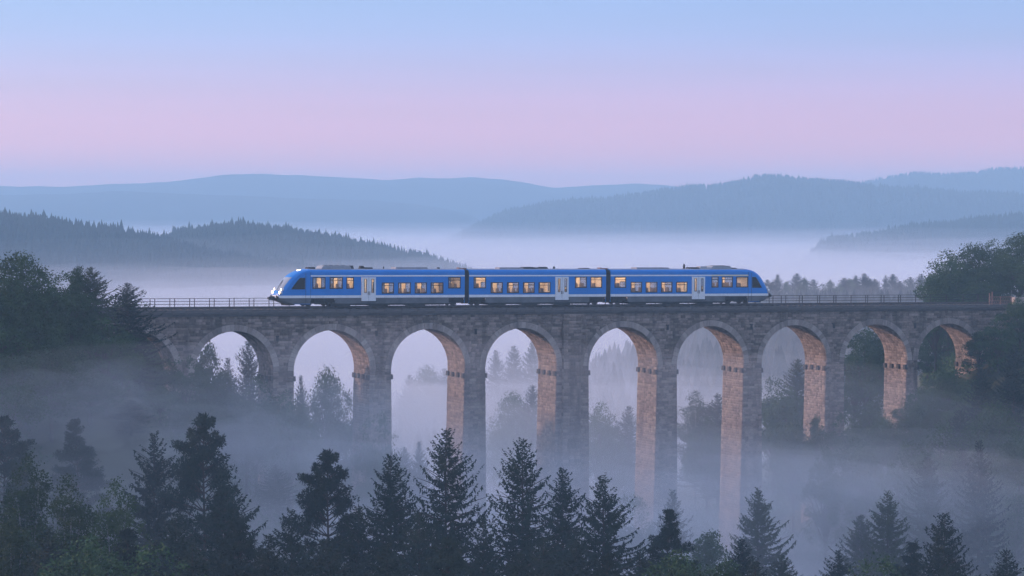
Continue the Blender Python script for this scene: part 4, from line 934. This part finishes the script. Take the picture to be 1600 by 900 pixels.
# ------------------------------------------------------------------ haze and valley fog
g = Geo(); g.box(-2600, 2600, -700, 4700, -62, 75)
hz = link('haze', g.mesh('haze', vol_mat('haze_air', 4.4e-4, (0.49, 0.77, 1.0)))); tag(hz, 'pale blue morning haze filling the whole valley air', None, None, 'stuff')
FOGN = ['topmost', 'second highest', 'third highest', 'middle', 'lower', 'second lowest', 'lowest']
def fog_bank(x0, x1, y0, y1, zt, zb, density, amp, wl, label, taper=40, tilt=0.0, nx=60, ny=60, color=(0.95, 0.945, 1.0), seed=0, skew=False):
    xs = np.linspace(x0, x1, nx); ys = np.linspace(y0, y1, ny)
    if x1 - x0 > 1000:      # finer where it is seen
        u = np.linspace(-1, 1, nx); xs = (x0 + x1) / 2 + np.sign(u) * np.abs(u) ** 2.2 * (x1 - x0) / 2; ys = y0 + (y1 - y0) * np.linspace(0, 1, ny) ** 2
    X, Y = np.meshgrid(xs, ys)
    e = np.minimum(1, np.minimum(np.minimum(X - x0, x1 - X) / taper, np.minimum(Y - y0, y1 - Y) / taper)); e = np.clip(e, 0, 1); e = e * e * (3 - 2 * e)
    tl = tilt if isinstance(tilt, tuple) else (tilt, tilt)
    top = zt + np.where(X < 0, tl[0], tl[1]) * X + amp * 2 * fbm(X / wl + seed, Y / wl - seed, 3); Z = zb + 0.5 + (top - zb - 0.5) * e
    if skew: X, Y = X * cT - Y * sT, Y0 + X * sT + Y * cT          # laid out along the bridge
    V1 = np.stack([X, Y, Z], -1).reshape(-1, 3); V0 = np.stack([X, Y, 0 * Z + zb], -1).reshape(-1, 3); N = nx * ny
    b = (np.arange(ny - 1)[:, None] * nx + np.arange(nx - 1)[None]).ravel(); Q1 = np.stack([b, b + 1, b + nx + 1, b + nx], -1)
    Qs = [Q1, Q1[:, ::-1] + N]
    for ring in (np.arange(nx), np.arange(ny) * nx + nx - 1, (np.arange(nx) + (ny - 1) * nx)[::-1], (np.arange(ny) * nx)[::-1]):
        Qs.append(np.stack([ring[:-1], ring[:-1] + N, ring[1:] + N, ring[1:]], -1))
    o = link('fog', np_mesh('fog', np.concatenate([V1, V0]), np.concatenate(Qs), vol_mat('fog_' + str(seed), density, color))); tag(o, label, None, None, 'stuff')
for q, (zt, dn) in enumerate(((-1.5, 0.00018), (-5, 0.0003), (-8.5, 0.00045), (-12, 0.0007), (-15, 0.0011), (-18, 0.0018), (-21, 0.005))):
    fog_bank(-2300 + q, 2300 - q, 335 + 6 * q, 4500 - 20 * q, zt, -58 + q * .4, dn, 6.5, 150 - 8 * q, FOGN[q] + ' layer of the fog sea in the wide valley', 60, seed=10 + q, nx=110, ny=110)
fog_bank(-130, 260, 345, 640, -3.5, -50, 0.0013, 4.0, 40, 'mist between the viaduct and the right treeline', 50, seed=21, nx=80)
for q, (zt, dn) in enumerate(((-5.0, .0022), (-8, .0032), (-11, .0042), (-14, .0055), (-17, .0075), (-20, .010), (-23, .014))):
    fog_bank(-100 + q, 110 - q, -72 + 1.7 * q, 14 - .8 * q, zt, -56 + q * .4, dn, 5.4, 40 - 2.4 * q, FOGN[q] + ' layer of the fog bank in front of the viaduct piers', 20, (-0.04 + .008 * (q % 3), -0.07 - .017 * q), seed=30 + 3 * q, skew=True, nx=90)
fog_bank(-110, 120, 13, 170, -12.0, -53, 0.0060, 4.0, 34, 'fog behind the viaduct seen through the arches', 30, -0.04, seed=6, skew=True)

# torn wisps drifting between the trees and the piers
def wisp(px, py, d, rx, ry, rz, density, k):
    c = at(px, py, d); nu, nv = 40, 22; u = np.linspace(0, 2 * np.pi, nu, endpoint=False); w = np.linspace(0, np.pi, nv)[1:-1]
    U, Wv = np.meshgrid(u, w); D = np.stack([np.cos(U) * np.sin(Wv), np.sin(U) * np.sin(Wv), np.cos(Wv)], -1)
    rr = 1 + 1.3 * fbm(D[..., 0] * 2.2 + k * 7, D[..., 1] * 2.2 + D[..., 2] * 2.6 + k * 3, 3)
    P = (D * rr[..., None] * np.array([rx, ry, rz])).reshape(-1, 3); n = nv - 2
    V = np.concatenate([P, [[0, 0, rz], [0, 0, -rz]]]) + np.array(c); F3 = []
    for i in range(n - 1):
        for j in range(nu):
            a, b = i * nu + j, i * nu + (j + 1) % nu; F3 += [(a, a + nu, b + nu), (a, b + nu, b)]
    for j in range(nu): F3 += [(n * nu, j, (j + 1) % nu), (n * nu + 1, (n - 1) * nu + (j + 1) % nu, (n - 1) * nu + j)]
    tag(link('fog', np_mesh('fog', V, np.array(F3), vol_mat('wisp_' + str(k), density * 0.5, (0.95, 0.945, 1.0)))), 'torn wisp of fog drifting among the trees before the viaduct', None, None, 'stuff')
for k, a in enumerate(((300, 655, 224, 9, 6, 2.6, .030), (500, 668, 226, 9, 6, 3.0, .030), (400, 705, 216, 8, 6, 2.4, .026), (100, 640, 208, 8, 6, 2.6, .030), (640, 700, 232, 9, 5, 2.4, .022), (780, 742, 228, 10, 5, 2.4, .020),
    (960, 735, 236, 9, 5, 2.2, .020), (1190, 742, 236, 10, 6, 2.4, .024), (1330, 735, 244, 9, 6, 2.0, .022), (1480, 765, 228, 9, 6, 2.4, .026), (560, 640, 236, 7, 4, 2.0, .022), (200, 610, 216, 7, 5, 1.8, .022), (1090, 790, 222, 9, 5, 2.2, .022))): wisp(*a[:5], a[5] * 1.35, a[6], k)
